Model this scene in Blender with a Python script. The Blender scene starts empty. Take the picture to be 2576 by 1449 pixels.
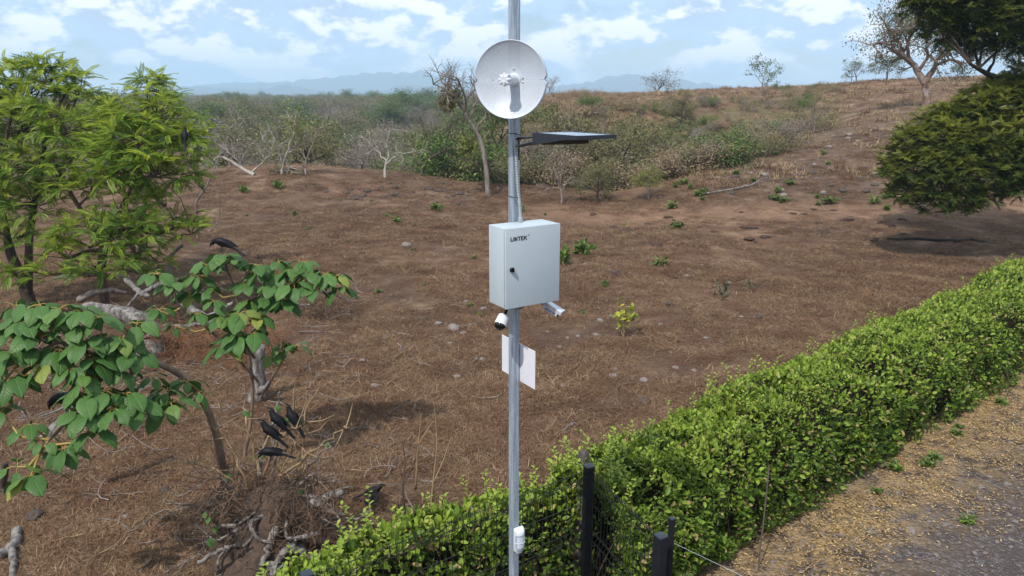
import bpy, bmesh, math, random
import numpy as np
from mathutils import Vector, Matrix

S = bpy.context.scene
COL = S.collection
R = math.radians

# ------------------------------------------------------------------ camera
CAM_H = 4.6
PITCH = math.atan(755 / 2900)
cam_d = bpy.data.cameras.new('camera')
cam_d.sensor_width = 36
cam_d.lens = 36 * 2900 / 4000
cam_d.clip_start = 0.05
cam_d.clip_end = 60000
cam = bpy.data.objects.new('camera', cam_d)
COL.objects.link(cam)
cam.location = (0, 0, CAM_H)
cam.rotation_euler = (math.pi / 2 - PITCH, 0, 0)
S.camera = cam

# ------------------------------------------------------------------ light
SUN_TO = Vector((-0.406, -0.677, 1.0)).normalized()      # direction towards the sun
SUN_EL = math.asin(SUN_TO.z)
SUN_AZ = math.atan2(SUN_TO.x, SUN_TO.y)                  # clockwise from +Y
sun_d = bpy.data.lights.new('sun', 'SUN')
sun_d.energy = 4.5
sun_d.angle = R(1.2)
sun_d.color = (1.0, 0.955, 0.89)
sun = bpy.data.objects.new('sun', sun_d)
COL.objects.link(sun)
sun.rotation_euler = SUN_TO.to_track_quat('Z', 'Y').to_euler()

W = bpy.data.worlds.new('World')
S.world = W
W.use_nodes = True
wt = W.node_tree
wt.nodes.clear()


def nd(t, typ, **kw):
    n = t.nodes.new(typ)
    for k, v in kw.items():
        if k.startswith('i_'):
            key = k[2:]
            key = int(key) if key.isdigit() else key.replace('_', ' ')
            n.inputs[key].default_value = v
        else:
            setattr(n, k, v)
    return n


def lk(t, a, b):
    t.links.new(a, b)


def mth(t, op, a, b=None, c=None, clamp=False):
    n = t.nodes.new('ShaderNodeMath')
    n.operation = op
    n.use_clamp = clamp
    for i, v in enumerate((a, b, c)):
        if v is None:
            continue
        if isinstance(v, (int, float)):
            n.inputs[i].default_value = v
        else:
            t.links.new(v, n.inputs[i])
    return n.outputs[0]


def mrange(t, v, a, b, c=0.0, d=1.0, smooth=True):
    n = t.nodes.new('ShaderNodeMapRange')
    n.interpolation_type = 'SMOOTHSTEP' if smooth else 'LINEAR'
    t.links.new(v, n.inputs[0])
    for i, x in enumerate((a, b, c, d)):
        n.inputs[i + 1].default_value = x
    return n.outputs[0]


def mixc(t, fac, a, b, blend='MIX'):
    n = t.nodes.new('ShaderNodeMix')
    n.data_type = 'RGBA'
    n.blend_type = blend
    for s, v in ((n.inputs[0], fac), (n.inputs[6], a), (n.inputs[7], b)):
        if isinstance(v, (int, float)):
            s.default_value = v
        elif isinstance(v, tuple):
            s.default_value = v if len(v) == 4 else (*v, 1)
        else:
            t.links.new(v, s)
    return n.outputs[2]


def noise(t, vec, scale, detail=3, rough=0.55, dist=0.0):
    n = nd(t, 'ShaderNodeTexNoise')
    n.inputs['Scale'].default_value = scale
    n.inputs['Detail'].default_value = detail
    n.inputs['Roughness'].default_value = rough
    n.inputs['Distortion'].default_value = dist
    if vec is not None:
        t.links.new(vec, n.inputs['Vector'])
    return n.outputs[0]


def build_sky():
    t = wt
    out = nd(t, 'ShaderNodeOutputWorld')
    sky = nd(t, 'ShaderNodeTexSky', sky_type='NISHITA')
    sky.sun_disc = False
    sky.sun_elevation = SUN_EL
    sky.sun_rotation = SUN_AZ
    sky.altitude = 200
    sky.air_density = 1.0
    sky.dust_density = 0.3
    sky.ozone_density = 1.5
    bg = nd(t, 'ShaderNodeBackground')
    bg.inputs[1].default_value = 0.10
    lk(t, sky.outputs[0], bg.inputs[0])
    tc = nd(t, 'ShaderNodeTexCoord')
    sep = nd(t, 'ShaderNodeSeparateXYZ')
    lk(t, tc.outputs['Generated'], sep.inputs[0])
    z = sep.outputs[2]

    def field(dz, seed):
        mp = nd(t, 'ShaderNodeMapping')
        mp.inputs['Scale'].default_value = (1, 1, 1.75)
        mp.inputs['Location'].default_value = (seed, seed * 1.7, seed * 0.3 + dz)
        lk(t, tc.outputs['Generated'], mp.inputs[0])
        a = noise(t, mp.outputs[0], 5.0, 3, 0.5, 0.15)
        b = noise(t, mp.outputs[0], 15.0, 10, 0.54, 0.0)
        return mth(t, 'ADD', mth(t, 'MULTIPLY', a, 0.5), mth(t, 'MULTIPLY', b, 0.5))
    n0 = field(0.0, 3.37)
    n1 = field(0.03, 3.37)
    cover = mrange(t, z, 0.0, 0.09, -0.06, 0.055, False)
    nc = mth(t, 'ADD', n0, cover)
    mask = mrange(t, nc, 0.38, 0.52)
    thick = mrange(t, nc, 0.47, 0.66)
    lit = mrange(t, mth(t, 'SUBTRACT', n0, n1), -0.03, 0.045)
    grey = mixc(t, thick, (0.47, 0.64, 0.88), (0.42, 0.53, 0.70))
    ccol = mixc(t, lit, grey, (1.0, 1.0, 1.0))
    cl = nd(t, 'ShaderNodeBackground')
    cl.inputs[1].default_value = 1.38
    lk(t, ccol, cl.inputs[0])
    mx = nd(t, 'ShaderNodeMixShader')
    lk(t, mth(t, 'MULTIPLY', mask, 0.93), mx.inputs[0])
    lk(t, bg.outputs[0], mx.inputs[1])
    lk(t, cl.outputs[0], mx.inputs[2])
    lk(t, mx.outputs[0], out.inputs[0])


build_sky()

vs = S.view_settings
vs.view_transform = 'Standard'
vs.look = 'None'
vs.gamma = 1.0
vs.exposure = 0.0
S.render.engine = 'CYCLES'
cy = S.cycles
cy.use_denoising = True
cy.max_bounces = 5
cy.diffuse_bounces = 2
cy.glossy_bounces = 2
cy.transmission_bounces = 4
cy.transparent_max_bounces = 12
cy.volume_bounces = 1
cy.use_adaptive_sampling = True
cy.adaptive_threshold = 0.02
cy.caustics_reflective = False
cy.caustics_refractive = False
cy.sample_clamp_indirect = 6

# ------------------------------------------------------------------ picture to place
FU = 2900 / 4000 * 2576
SP, CP = math.sin(PITCH), math.cos(PITCH)


def ray(ux, uy):
    """direction of a photograph point (2576 x 1449 grid)"""
    a, b = (ux - 1288) / FU, (uy - 724.5) / FU
    return np.array([a, CP - b * SP, -(SP + b * CP)])


def at_y(ux, uy, y):
    d = ray(ux, uy)
    return np.array([0, 0, CAM_H]) + d * (y / d[1])


# ------------------------------------------------------------------ numpy geometry helpers
def sstep(a, b, x):
    t = np.clip((x - a) / (b - a), 0, 1)
    return t * t * (3 - 2 * t)


_wr = np.random.default_rng(5)
_WAVES = [(_wr.normal(size=2), _wr.uniform(0, 6.28)) for _ in range(64)]


def fbm(x, y, wl, octv=3, k0=0):
    """cheap smooth noise, about -1..1, base wavelength wl"""
    out = 0
    amp = 1.0
    tot = 0
    for o in range(octv):
        s = 0
        for j in range(7):
            (w, ph) = _WAVES[(k0 + o * 7 + j) % 64]
            s = s + np.sin((x * w[0] + y * w[1]) * 6.28 / (wl * 1.4) + ph)
        out = out + amp * s / 3.0
        tot += amp
        amp *= 0.5
        wl *= 0.47
    return out / tot


def nrm(v):
    n = np.linalg.norm(v, axis=-1, keepdims=True)
    return v / np.maximum(n, 1e-9)


def mesh_np(name, V, Fs, smooth=True, mats=(), midx=None):
    """Fs: list of int arrays (k,3) or (k,4)"""
    V = np.asarray(V, dtype=np.float32)
    Fs = [np.asarray(f, dtype=np.int32) for f in Fs if len(f)]
    me = bpy.data.meshes.new(name)
    me.vertices.add(len(V))
    me.vertices.foreach_set('co', V.ravel())
    loops = np.concatenate([f.ravel() for f in Fs])
    tot = np.concatenate([np.full(len(f), f.shape[1], np.int32) for f in Fs])
    start = np.concatenate([[0], np.cumsum(tot)[:-1]]).astype(np.int32)
    me.loops.add(len(loops))
    me.loops.foreach_set('vertex_index', loops)
    me.polygons.add(len(tot))
    me.polygons.foreach_set('loop_start', start)
    me.polygons.foreach_set('use_smooth', np.full(len(tot), smooth, dtype=bool))
    if midx is not None:
        me.polygons.foreach_set('material_index', np.concatenate(midx).astype(np.int32))
    for m in mats:
        me.materials.append(m)
    me.update(calc_edges=True)
    return me


def tubes_geo(tubes):
    """tubes: list of (pts (n,3), radii (n,), sides) -> V, quads"""
    groups = {}
    for p, r, s in tubes:
        groups.setdefault((len(p), s), []).append((p, r))
    Vs, Fs, off = [], [], 0
    for (n, s), L in groups.items():
        P = np.array([a for a, _ in L], dtype=float)
        Rr = np.array([b for _, b in L], dtype=float)
        T = np.empty_like(P)
        T[:, 1:-1] = P[:, 2:] - P[:, :-2]
        T[:, 0] = P[:, 1] - P[:, 0]
        T[:, -1] = P[:, -1] - P[:, -2]
        T = nrm(T)
        D = nrm(P[:, -1] - P[:, 0])
        ref = np.where(np.abs(D[:, 2:3]) > 0.75, np.array([[1.0, 0.13, 0]]), np.array([[0, 0.07, 1.0]]))
        N = nrm(np.cross(T, ref[:, None, :]))
        Bn = np.cross(T, N)
        ang = np.arange(s) * 2 * np.pi / s
        ring = (P[:, :, None, :] + Rr[:, :, None, None] *
                (np.cos(ang)[None, None, :, None] * N[:, :, None, :] + np.sin(ang)[None, None, :, None] * Bn[:, :, None, :]))
        B = len(L)
        Vs.append(ring.reshape(-1, 3))
        i = np.arange(n - 1)[:, None] * s
        j = np.arange(s)[None, :]
        j2 = (j + 1) % s
        q = np.stack([i + j, i + j2, i + s + j2, i + s + j], -1).reshape(-1, 4)
        q = (q[None] + (np.arange(B) * n * s)[:, None, None]).reshape(-1, 4) + off
        Fs.append(q)
        # end caps as fans of the last ring (triangles via quads of ring when s == 4)
        off += B * n * s
    if not Vs:
        return np.zeros((0, 3)), np.zeros((0, 4), int)
    return np.concatenate(Vs), np.concatenate(Fs)


def frames(dirs, ups):
    """rotation matrices whose columns are x = side, y = dir, z = up-ish"""
    y = nrm(dirs)
    x = nrm(np.cross(y, ups))
    z = np.cross(x, y)
    return np.stack([x, y, z], -1)


def stamp(pv, pf, pos, M, scl):
    """copies of proto verts/faces: M (n,3,3), pos (n,3), scl (n,) or (n,3)"""
    n = len(pos)
    pv = np.asarray(pv, float)
    scl = np.asarray(scl, float)
    s = scl[:, None, None] if scl.ndim == 1 else scl[:, None, :]
    loc = pv[None] * s
    V = np.einsum('nij,nkj->nki', M, loc) + pos[:, None, :]
    out = []
    k = len(pv)
    for f in pf:
        f = np.asarray(f)
        out.append((f[None] + (np.arange(n) * k)[:, None, None]).reshape(-1, f.shape[1]))
    return V.reshape(-1, 3), out


def merge(parts):
    """list of (V, [F...]) -> V, [F...]"""
    Vs, Fs, off = [], [], 0
    for V, F in parts:
        if len(V) == 0:
            continue
        Vs.append(V)
        for f in F:
            if len(f):
                Fs.append(np.asarray(f) + off)
        off += len(V)
    return np.concatenate(Vs), Fs


def rand_dirs(rng, n):
    return nrm(rng.normal(size=(n, 3)))


# leaf prototypes (lie along +y, face +z, unit length)
DIAMOND = (np.array([[0, 0, 0], [0.27, 0.45, 0.07], [0, 1, -0.05], [-0.27, 0.45, 0.07]]), [np.array([[0, 1, 2], [0, 2, 3]])])
OVAL = (np.array([[0, 0, 0], [0.22, 0.25, 0.05], [0.27, 0.6, 0.05], [0, 1, -0.06], [-0.27, 0.6, 0.05], [-0.22, 0.25, 0.05]]),
        [np.array([[0, 1, 2, 3], [0, 3, 4, 5]])])

# ------------------------------------------------------------------ object helpers
def tag(o, label=None, cat=None, group=None, kind=None):
    if label:
        o['label'] = label
    if cat:
        o['category'] = cat
    if group:
        o['group'] = group
    if kind:
        o['kind'] = kind
    return o


def ob(name, me, mat=None, parent=None, world=True):
    o = bpy.data.objects.new(name, me)
    COL.objects.link(o)
    if mat is not None and not me.materials:
        me.materials.append(mat)
    if parent is not None:
        o.parent = parent
        if world:
            o.location = -parent.location
    return o


def empty(name, loc, rz=0.0):
    o = bpy.data.objects.new(name, None)
    COL.objects.link(o)
    o.empty_display_size = 0.1
    o.location = tuple(float(v) for v in loc)
    o.rotation_euler = (0, 0, rz)
    return o


def copy_tree(o, parent=None):
    c = o.copy()
    COL.objects.link(c)
    c.parent = parent
    for ch in list(o.children):
        copy_tree(ch, c)
    return c


class BM:
    """small bmesh collector in local coordinates"""
    def __init__(s):
        s.b = bmesh.new()

    def box(s, x0, x1, y0, y1, z0, z1, bev=0.0, seg=2, M=None):
        r = bmesh.ops.create_cube(s.b, size=1)
        vv = r['verts']
        for v in vv:
            v.co = Vector((x0 + (v.co.x + .5) * (x1 - x0), y0 + (v.co.y + .5) * (y1 - y0), z0 + (v.co.z + .5) * (z1 - z0)))
        es = list({e for v in vv for e in v.link_edges})
        if bev > 0:
            rr = bmesh.ops.bevel(s.b, geom=es, offset=bev, segments=seg, affect='EDGES', profile=0.6)
            vv = list({v for f in rr['faces'] for v in f.verts} | {v for v in vv if v.is_valid})
        if M is not None:
            for v in vv:
                v.co = M @ v.co
        return s

    def loft(s, rings, cap=True, close=True):
        L = [[s.b.verts.new(Vector(p)) for p in ring] for ring in rings]
        n = len(L[0])
        for a, c in zip(L[:-1], L[1:]):
            for i in range(n if close else n - 1):
                j = (i + 1) % n
                s.b.faces.new((a[i], a[j], c[j], c[i]))
        if cap:
            s.b.faces.new(list(reversed(L[0])))
            s.b.faces.new(L[-1])
        return s

    def tube(s, pts, rad, n=12, cap=True):
        pts = [Vector(p) for p in pts]
        if isinstance(rad, (int, float)):
            rad = [rad] * len(pts)
        rings = []
        u = None
        for i, p in enumerate(pts):
            t = (pts[min(i + 1, len(pts) - 1)] - pts[max(i - 1, 0)]).normalized()
            if u is None:
                u = t.orthogonal().normalized()
            u = (u - t * u.dot(t)).normalized()
            w = t.cross(u)
            rings.append([p + (u * math.cos(k * 2 * math.pi / n) + w * math.sin(k * 2 * math.pi / n)) * rad[i] for k in range(n)])
        return s.loft(rings, cap)

    def prism(s, poly, f0, f1):
        """poly list of 2d points, f0/f1 map (a,b)->3d for the two faces"""
        a = [s.b.verts.new(Vector(f0(*p))) for p in poly]
        c = [s.b.verts.new(Vector(f1(*p))) for p in poly]
        n = len(poly)
        s.b.faces.new(a)
        s.b.faces.new(list(reversed(c)))
        for i in range(n):
            s.b.faces.new((a[i], c[i], c[(i + 1) % n], a[(i + 1) % n]))
        return s

    def mesh(s, name, smooth=True, ang=35):
        bmesh.ops.recalc_face_normals(s.b, faces=s.b.faces)
        me = bpy.data.meshes.new(name)
        s.b.to_mesh(me)
        s.b.free()
        if smooth:
            me.polygons.foreach_set('use_smooth', [True] * len(me.polygons))
            try:
                me.set_sharp_from_angle(angle=R(ang))
            except Exception:
                pass
        return me


def lp(name, bm, mat, parent, smooth=True):
    return ob(name, bm.mesh(name, smooth), mat, parent, world=False)


# ------------------------------------------------------------------ materials
def new_mat(name):
    m = bpy.data.materials.new(name)
    m.use_nodes = True
    t = m.node_tree
    b = t.nodes['Principled BSDF']
    return m, t, b


def pm(name, col, rough=0.5, metal=0.0, var=None, vscale=8.0, bump=0.0, bscale=40.0, spec=0.5, stretch=None, coat=0.0):
    """plain procedural material: colour mottled by noise, with a little relief"""
    m, t, b = new_mat(name)
    tc = nd(t, 'ShaderNodeTexCoord')
    vec = tc.outputs['Object']
    if stretch:
        mp = nd(t, 'ShaderNodeMapping')
        mp.inputs['Scale'].default_value = stretch
        lk(t, vec, mp.inputs[0])
        vec = mp.outputs[0]
    if var is None:
        var = tuple(c * 0.82 for c in col)
    f = mrange(t, noise(t, vec, vscale, 6, 0.6), 0.35, 0.65)
    lk(t, mixc(t, f, col, var), b.inputs['Base Color'])
    b.inputs['Roughness'].default_value = rough
    b.inputs['Metallic'].default_value = metal
    b.inputs['Specular IOR Level'].default_value = spec
    b.inputs['Coat Weight'].default_value = coat
    rr = mth(t, 'MULTIPLY_ADD', noise(t, vec, vscale * 2.3, 4), 0.25, rough - 0.12)
    lk(t, rr, b.inputs['Roughness'])
    if bump:
        bn = nd(t, 'ShaderNodeBump')
        bn.inputs['Strength'].default_value = bump
        bn.inputs['Distance'].default_value = 0.02
        lk(t, noise(t, vec, bscale, 6, 0.65), bn.inputs['Height'])
        lk(t, bn.outputs[0], b.inputs['Normal'])
    return m


def leafmat(name, cols, trans=0.3, alt=None, rough=0.5, spec=0.4, tint=None, per_obj=False, dead=None):
    """cols: dark, mid, light; one shade per leaf; alt: colour some whole plants lean to"""
    m, t, b = new_mat(name)
    g = nd(t, 'ShaderNodeNewGeometry')
    rp = nd(t, 'ShaderNodeValToRGB')
    e = rp.color_ramp.elements
    e[0].position, e[1].position = 0.05, 1.0 if dead else 0.95
    e[0].color, e[1].color = (*cols[0], 1), (*cols[2], 1)
    k = rp.color_ramp.elements.new(0.55)
    k.color = (*cols[1], 1)
    if dead:
        k = rp.color_ramp.elements.new(0.93)
        k.color = (*cols[2], 1)
        k = rp.color_ramp.elements.new(0.955)
        k.color = (*dead, 1)
        e[len(e) - 1].color = (*dead, 1)
    if per_obj:
        g = nd(t, 'ShaderNodeObjectInfo')
    lk(t, g.outputs['Random' if per_obj else 'Random Per Island'], rp.inputs[0])
    c = rp.outputs[0]
    if alt:
        oi = nd(t, 'ShaderNodeObjectInfo')
        c = mixc(t, mth(t, 'MULTIPLY', oi.outputs['Random'], alt[3] if len(alt) > 3 else 0.8), c, tuple(alt[:3]))
    if tint:
        at = nd(t, 'ShaderNodeAttribute', attribute_name='young')  # young growth, plus lit tops put into the leaf colour
        c = mixc(t, at.outputs['Fac'], c, tint)
    lk(t, c, b.inputs['Base Color'])
    b.inputs['Roughness'].default_value = rough
    b.inputs['Specular IOR Level'].default_value = spec
    if trans:
        tr = nd(t, 'ShaderNodeBsdfTranslucent')
        lk(t, c, tr.inputs[0])
        mx = nd(t, 'ShaderNodeMixShader')
        mx.inputs[0].default_value = trans
        lk(t, b.outputs[0], mx.inputs[1])
        lk(t, tr.outputs[0], mx.inputs[2])
        lk(t, mx.outputs[0], t.nodes['Material Output'].inputs[0])
    return m


def barkmat(name, a, b2, scale=9.0, bump=0.5, stretch=(1, 1, 0.25), alt=None):
    m, t, b = new_mat(name)
    tc = nd(t, 'ShaderNodeTexCoord')
    mp = nd(t, 'ShaderNodeMapping')
    mp.inputs['Scale'].default_value = stretch
    lk(t, tc.outputs['Object'], mp.inputs[0])
    n1 = noise(t, mp.outputs[0], scale, 8, 0.65, 0.4)
    c = mixc(t, mrange(t, n1, 0.36, 0.64), a, b2)
    if alt:
        n2 = noise(t, tc.outputs['Object'], 1.7, 4)
        c = mixc(t, mrange(t, n2, 0.45, 0.62), c, alt)
    lk(t, c, b.inputs['Base Color'])
    b.inputs['Roughness'].default_value = 0.85
    b.inputs['Specular IOR Level'].default_value = 0.25
    bn = nd(t, 'ShaderNodeBump')
    bn.inputs['Strength'].default_value = bump
    bn.inputs['Distance'].default_value = 0.03
    lk(t, n1, bn.inputs['Height'])
    lk(t, bn.outputs[0], b.inputs['Normal'])
    return m
# ------------------------------------------------------------------ terrain
HP = np.array([2.01, 6.38])            # foot of the hedge on the gravel side
HD = np.array([0.778, 0.628])          # hedge direction
HN = np.array([-0.628, 0.778])         # towards the field


def terrain(x, y):
    x = np.asarray(x, float)
    y = np.asarray(y, float)
    r = np.hypot(x, y)
    # hill rising beyond the field
    q = 0.35 * x + 0.94 * y
    hill = np.interp(q, [0, 25, 31.6, 41, 49, 59.5, 72, 81, 89, 105, 150, 230], [0, 0, .3, 1.5, 2.6, 3.9, 4.9, 5.7, 6.4, 6.6, 1, -4])
    cap = np.interp(x, [-5, 5, 20, 30, 45, 60], [4.15, 4.25, 4.75, 5.3, 6.3, 7.0])
    hill = np.where(q < 130, -np.logaddexp(-hill * 4, -cap * 4) / 4 + 0.17 * 0, hill)
    # left: mound, then down to the wooded plain
    mound = 1.15 * np.exp(-((x + 11) / 11) ** 2 - ((y - 36.5) / 6.5) ** 2) + 0.25 * np.exp(-((x + 3) / 5) ** 2 - ((y - 29) / 5) ** 2)
    rim = np.interp(x, [-60, -14, -9.7, -5, -.9, 6], [38, 38.5, 39.5, 38.5, 35.5, 33])
    low = mound - 6.5 * sstep(0, 34, y - rim) + 3.0 * sstep(70, 190, r)
    m = sstep(-11, 3, x - 0.02 * np.maximum(y - 60, 0))
    z = m * hill + (1 - m) * low
    # ravine between the field and the hill
    yc = np.interp(x, [-20, -5, 5, 13, 20, 32, 45], [56, 49, 44.5, 48.5, 54.5, 64, 74])
    dep = np.interp(x, [-30, -12, -5, 5, 13, 20, 28, 36], [0, 2.0, 4.5, 4.8, 3.4, 1.8, 0.6, 0])
    w = np.where(y < yc, 6.0, 9.0)
    z = z - dep * np.exp(-((y - yc) / w) ** 2)
    z = z - 0.4 * np.exp(-((x - 4) / 6) ** 2 - ((y - 30.5) / 4) ** 2)
    # far plain
    plain = -3.6 + 1.2 * fbm(x, y, 420, 2, 3)
    far = sstep(170, 300, r)
    z = z * (1 - far) + plain * far
    # unevenness away from the gravel
    b = (x - HP[0]) * HN[0] + (y - HP[1]) * HN[1]
    rough = sstep(0.4, 2.5, b) * sstep(-1, 3, y - 5.5 + 0.0 * x)
    z = z + rough * (0.035 * fbm(x, y, 1.3, 3, 1) + 0.10 * sstep(12, 28, y) * fbm(x, y, 6.5, 3, 9) + 0.35 * sstep(45, 75, r) * fbm(x, y, 23, 3, 17))
    return z


def gz(x, y):
    return float(terrain(np.array([x]), np.array([y]))[0])


def ground(ux, uy, tmin=5.0, tmax=400.0):
    """the place on the ground seen at a photograph point"""
    d = ray(ux, uy)
    t = tmin
    tt = np.geomspace(tmin, tmax, 1500)
    P = np.array([0, 0, CAM_H])[None] + tt[:, None] * d[None]
    h = P[:, 2] - terrain(P[:, 0], P[:, 1])
    k = np.argmax(h < 0)
    if h[k] >= 0:
        k = len(tt) - 1
    p = P[k]
    return np.array([p[0], p[1], gz(p[0], p[1])])


def build_ground():
    az = np.concatenate([np.arange(-180, -52, 8.0), np.arange(-52, 52, 0.22), np.arange(52, 180, 8.0)])
    az = np.radians(az)
    rr = [0.6]
    while rr[-1] < 5200:
        r = rr[-1]
        step = 0.22 if r < 12 else (0.28 if r < 45 else (0.5 if r < 95 else (4 if r < 300 else r * 0.06)))
        rr.append(r + step)
    rr = np.array(rr)
    A, Q = np.meshgrid(az, rr)
    X, Y = Q * np.sin(A), Q * np.cos(A)
    Z = terrain(X, Y)
    V = np.stack([X, Y, Z], -1).reshape(-1, 3)
    nr, na = A.shape
    i = np.arange(nr - 1)[:, None] * na
    j = np.arange(na)[None, :]
    j2 = (j + 1) % na
    F = np.stack([i + j, i + na + j, i + na + j2, i + j2], -1).reshape(-1, 4)[:, ::-1]
    V = np.concatenate([V, [[0, 0, float(Z[0].mean())]]])
    c = len(V) - 1
    T = np.stack([np.full(na, c), np.arange(na), (np.arange(na) + 1) % na], -1)
    me = mesh_np('ground', V, [F, T[:, ::-1]], True)
    x, y = V[:, 0], V[:, 1]
    r = np.hypot(x, y)

    def attr(n, v):
        a = me.attributes.new(n, 'FLOAT', 'POINT')
        a.data.foreach_set('value', np.clip(v, 0, 1).astype(np.float32))
    # bare red earth along the cattle track and hill brow, stony slope, greener ravine
    track = np.exp(-((y - (30 - 0.12 * x)) / 2.2) ** 2) * sstep(-2, 3, x)
    red = 0.75 * track + 0.12 * sstep(55, 75, r) * sstep(-5, 5, x) + 0.25 * np.exp(-((x + 11) / 9) ** 2 - ((y - 35) / 5) ** 2)
    stony = sstep(30, 36, y + 0.15 * x) * sstep(6, 12, x) * (1 - sstep(48, 60, y)) * 0.9
    stony = stony + 0.8 * np.exp(-((x + 6) / 6) ** 2 - ((y - 29) / 3.2) ** 2)
    yc = np.interp(x, [-20, -5, 5, 13, 20, 32, 45], [56, 49, 44.5, 48.5, 54.5, 64, 74])
    green = np.exp(-((y - yc - 4) / 9) ** 2) * (1 - sstep(16, 30, x)) + sstep(90, 160, r) * (x < 20)
    attr('red', red)
    attr('stony', stony)
    attr('green', green)
    o = ob('ground', me, ground_mat())
    tag(o, 'dry brown pasture with trampled straw, red earth and stony slopes', 'ground', kind='structure')
    return o


def ground_mat():
    m, t, b = new_mat('pasture')
    tc = nd(t, 'ShaderNodeTexCoord')
    v = tc.outputs['Object']
    big = noise(t, v, 0.11, 5, 0.55, 0.3)
    mid = noise(t, v, 0.75, 6, 0.62, 0.6)
    fine = noise(t, v, 6.5, 8, 0.7, 1.2)
    mp = nd(t, 'ShaderNodeMapping')
    mp.inputs['Scale'].default_value = (1.0, 2.4, 1.0)
    mp.inputs['Rotation'].default_value = (0, 0, 0.35)
    lk(t, v, mp.inputs[0])
    straw = noise(t, mp.outputs[0], 26, 6, 0.75, 2.4)
    a = lambda n: nd(t, 'ShaderNodeAttribute', attribute_name=n).outputs['Fac']
    c = mixc(t, mrange(t, big, 0.36, 0.64), (0.168, 0.098, 0.062), (0.122, 0.079, 0.057))
    c = mixc(t, mth(t, 'MULTIPLY', mrange(t, mid, 0.50, 0.68), 0.75), c, (0.315, 0.215, 0.135))
    c = mixc(t, mth(t, 'MULTIPLY', mrange(t, mid, 0.50, 0.34), 0.7), c, (0.085, 0.042, 0.026))
    c = mixc(t, mth(t, 'MULTIPLY', a('red'), mrange(t, fine, 0.3, 0.7, 0.45, 1.0)), c, (0.31, 0.185, 0.118))
    st = mth(t, 'MULTIPLY', a('stony'), mrange(t, noise(t, v, 1.6, 6, 0.7, 0.5), 0.42, 0.70))
    c = mixc(t, st, c, (0.180, 0.132, 0.108))
    c = mixc(t, mth(t, 'MULTIPLY', a('green'), mrange(t, noise(t, v, 0.35, 5, 0.6), 0.38, 0.6)), c, (0.125, 0.118, 0.05))
    vo = nd(t, 'ShaderNodeTexVoronoi')
    vo.inputs['Scale'].default_value = 0.55
    lk(t, v, vo.inputs['Vector'])
    c = mixc(t, mrange(t, straw, 0.54, 0.72, 0, 0.65), c, (0.40, 0.30, 0.20))
    c = mixc(t, mrange(t, straw, 0.46, 0.30, 0, 0.75), c, (0.065, 0.037, 0.025))
    c = mixc(t, mrange(t, fine, 0.45, 0.28, 0, 0.7), c, (0.085, 0.05, 0.035))
    lk(t, c, b.inputs['Base Color'])
    b.inputs['Roughness'].default_value = 0.95
    b.inputs['Specular IOR Level'].default_value = 0.1
    bn = nd(t, 'ShaderNodeBump')
    bn.inputs['Strength'].default_value = 0.9
    bn.inputs['Distance'].default_value = 0.06
    h = mth(t, 'ADD', mth(t, 'MULTIPLY', fine, 0.8), mth(t, 'MULTIPLY', straw, 0.45))
    lk(t, h, bn.inputs['Height'])
    bn2 = nd(t, 'ShaderNodeBump')
    bn2.inputs['Strength'].default_value = 0.6
    bn2.inputs['Distance'].default_value = 0.35
    lk(t, noise(t, v, 1.1, 7, 0.7, 0.4), bn2.inputs['Height'])
    lk(t, bn2.outputs[0], bn.inputs['Normal'])
    lk(t, bn.outputs[0], b.inputs['Normal'])
    return m


def path_mat():
    m, t, b = new_mat('worn gravel')
    tc = nd(t, 'ShaderNodeTexCoord')
    v = tc.outputs['Object']
    big = noise(t, v, 0.5, 5, 0.6, 0.3)
    vo = nd(t, 'ShaderNodeTexVoronoi')
    vo.inputs['Scale'].default_value = 26
    vo.inputs['Randomness'].default_value = 1
    lk(t, v, vo.inputs['Vector'])
    sep = nd(t, 'ShaderNodeSeparateColor')
    lk(t, vo.outputs['Color'], sep.inputs[0])
    c = mixc(t, mrange(t, big, 0.36, 0.62), (0.098, 0.080, 0.076), (0.062, 0.044, 0.037))
    lit = mth(t, 'MULTIPLY', nd(t, 'ShaderNodeAttribute', attribute_name='litter').outputs['Fac'], mrange(t, noise(t, v, 3.5, 6, .7), .38, .58))
    c = mixc(t, mrange(t, sep.outputs[0], 0.55, 0.95, 0, 0.8), c, (0.20, 0.185, 0.19))
    fine = noise(t, v, 60, 5, 0.7)
    c = mixc(t, mrange(t, fine, 0.62, 0.4, 0, 0.8), c, (0.045, 0.034, 0.031))
    c = mixc(t, lit, c, (0.36, 0.25, 0.125))
    lk(t, c, b.inputs['Base Color'])
    b.inputs['Roughness'].default_value = 0.9
    b.inputs['Specular IOR Level'].default_value = 0.2
    bn = nd(t, 'ShaderNodeBump')
    bn.inputs['Strength'].default_value = 0.8
    bn.inputs['Distance'].default_value = 0.03
    h = mth(t, 'SUBTRACT', mth(t, 'MULTIPLY', fine, 0.5), vo.outputs['Distance'])
    lk(t, h, bn.inputs['Height'])
    lk(t, bn.outputs[0], b.inputs['Normal'])
    return m


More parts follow.
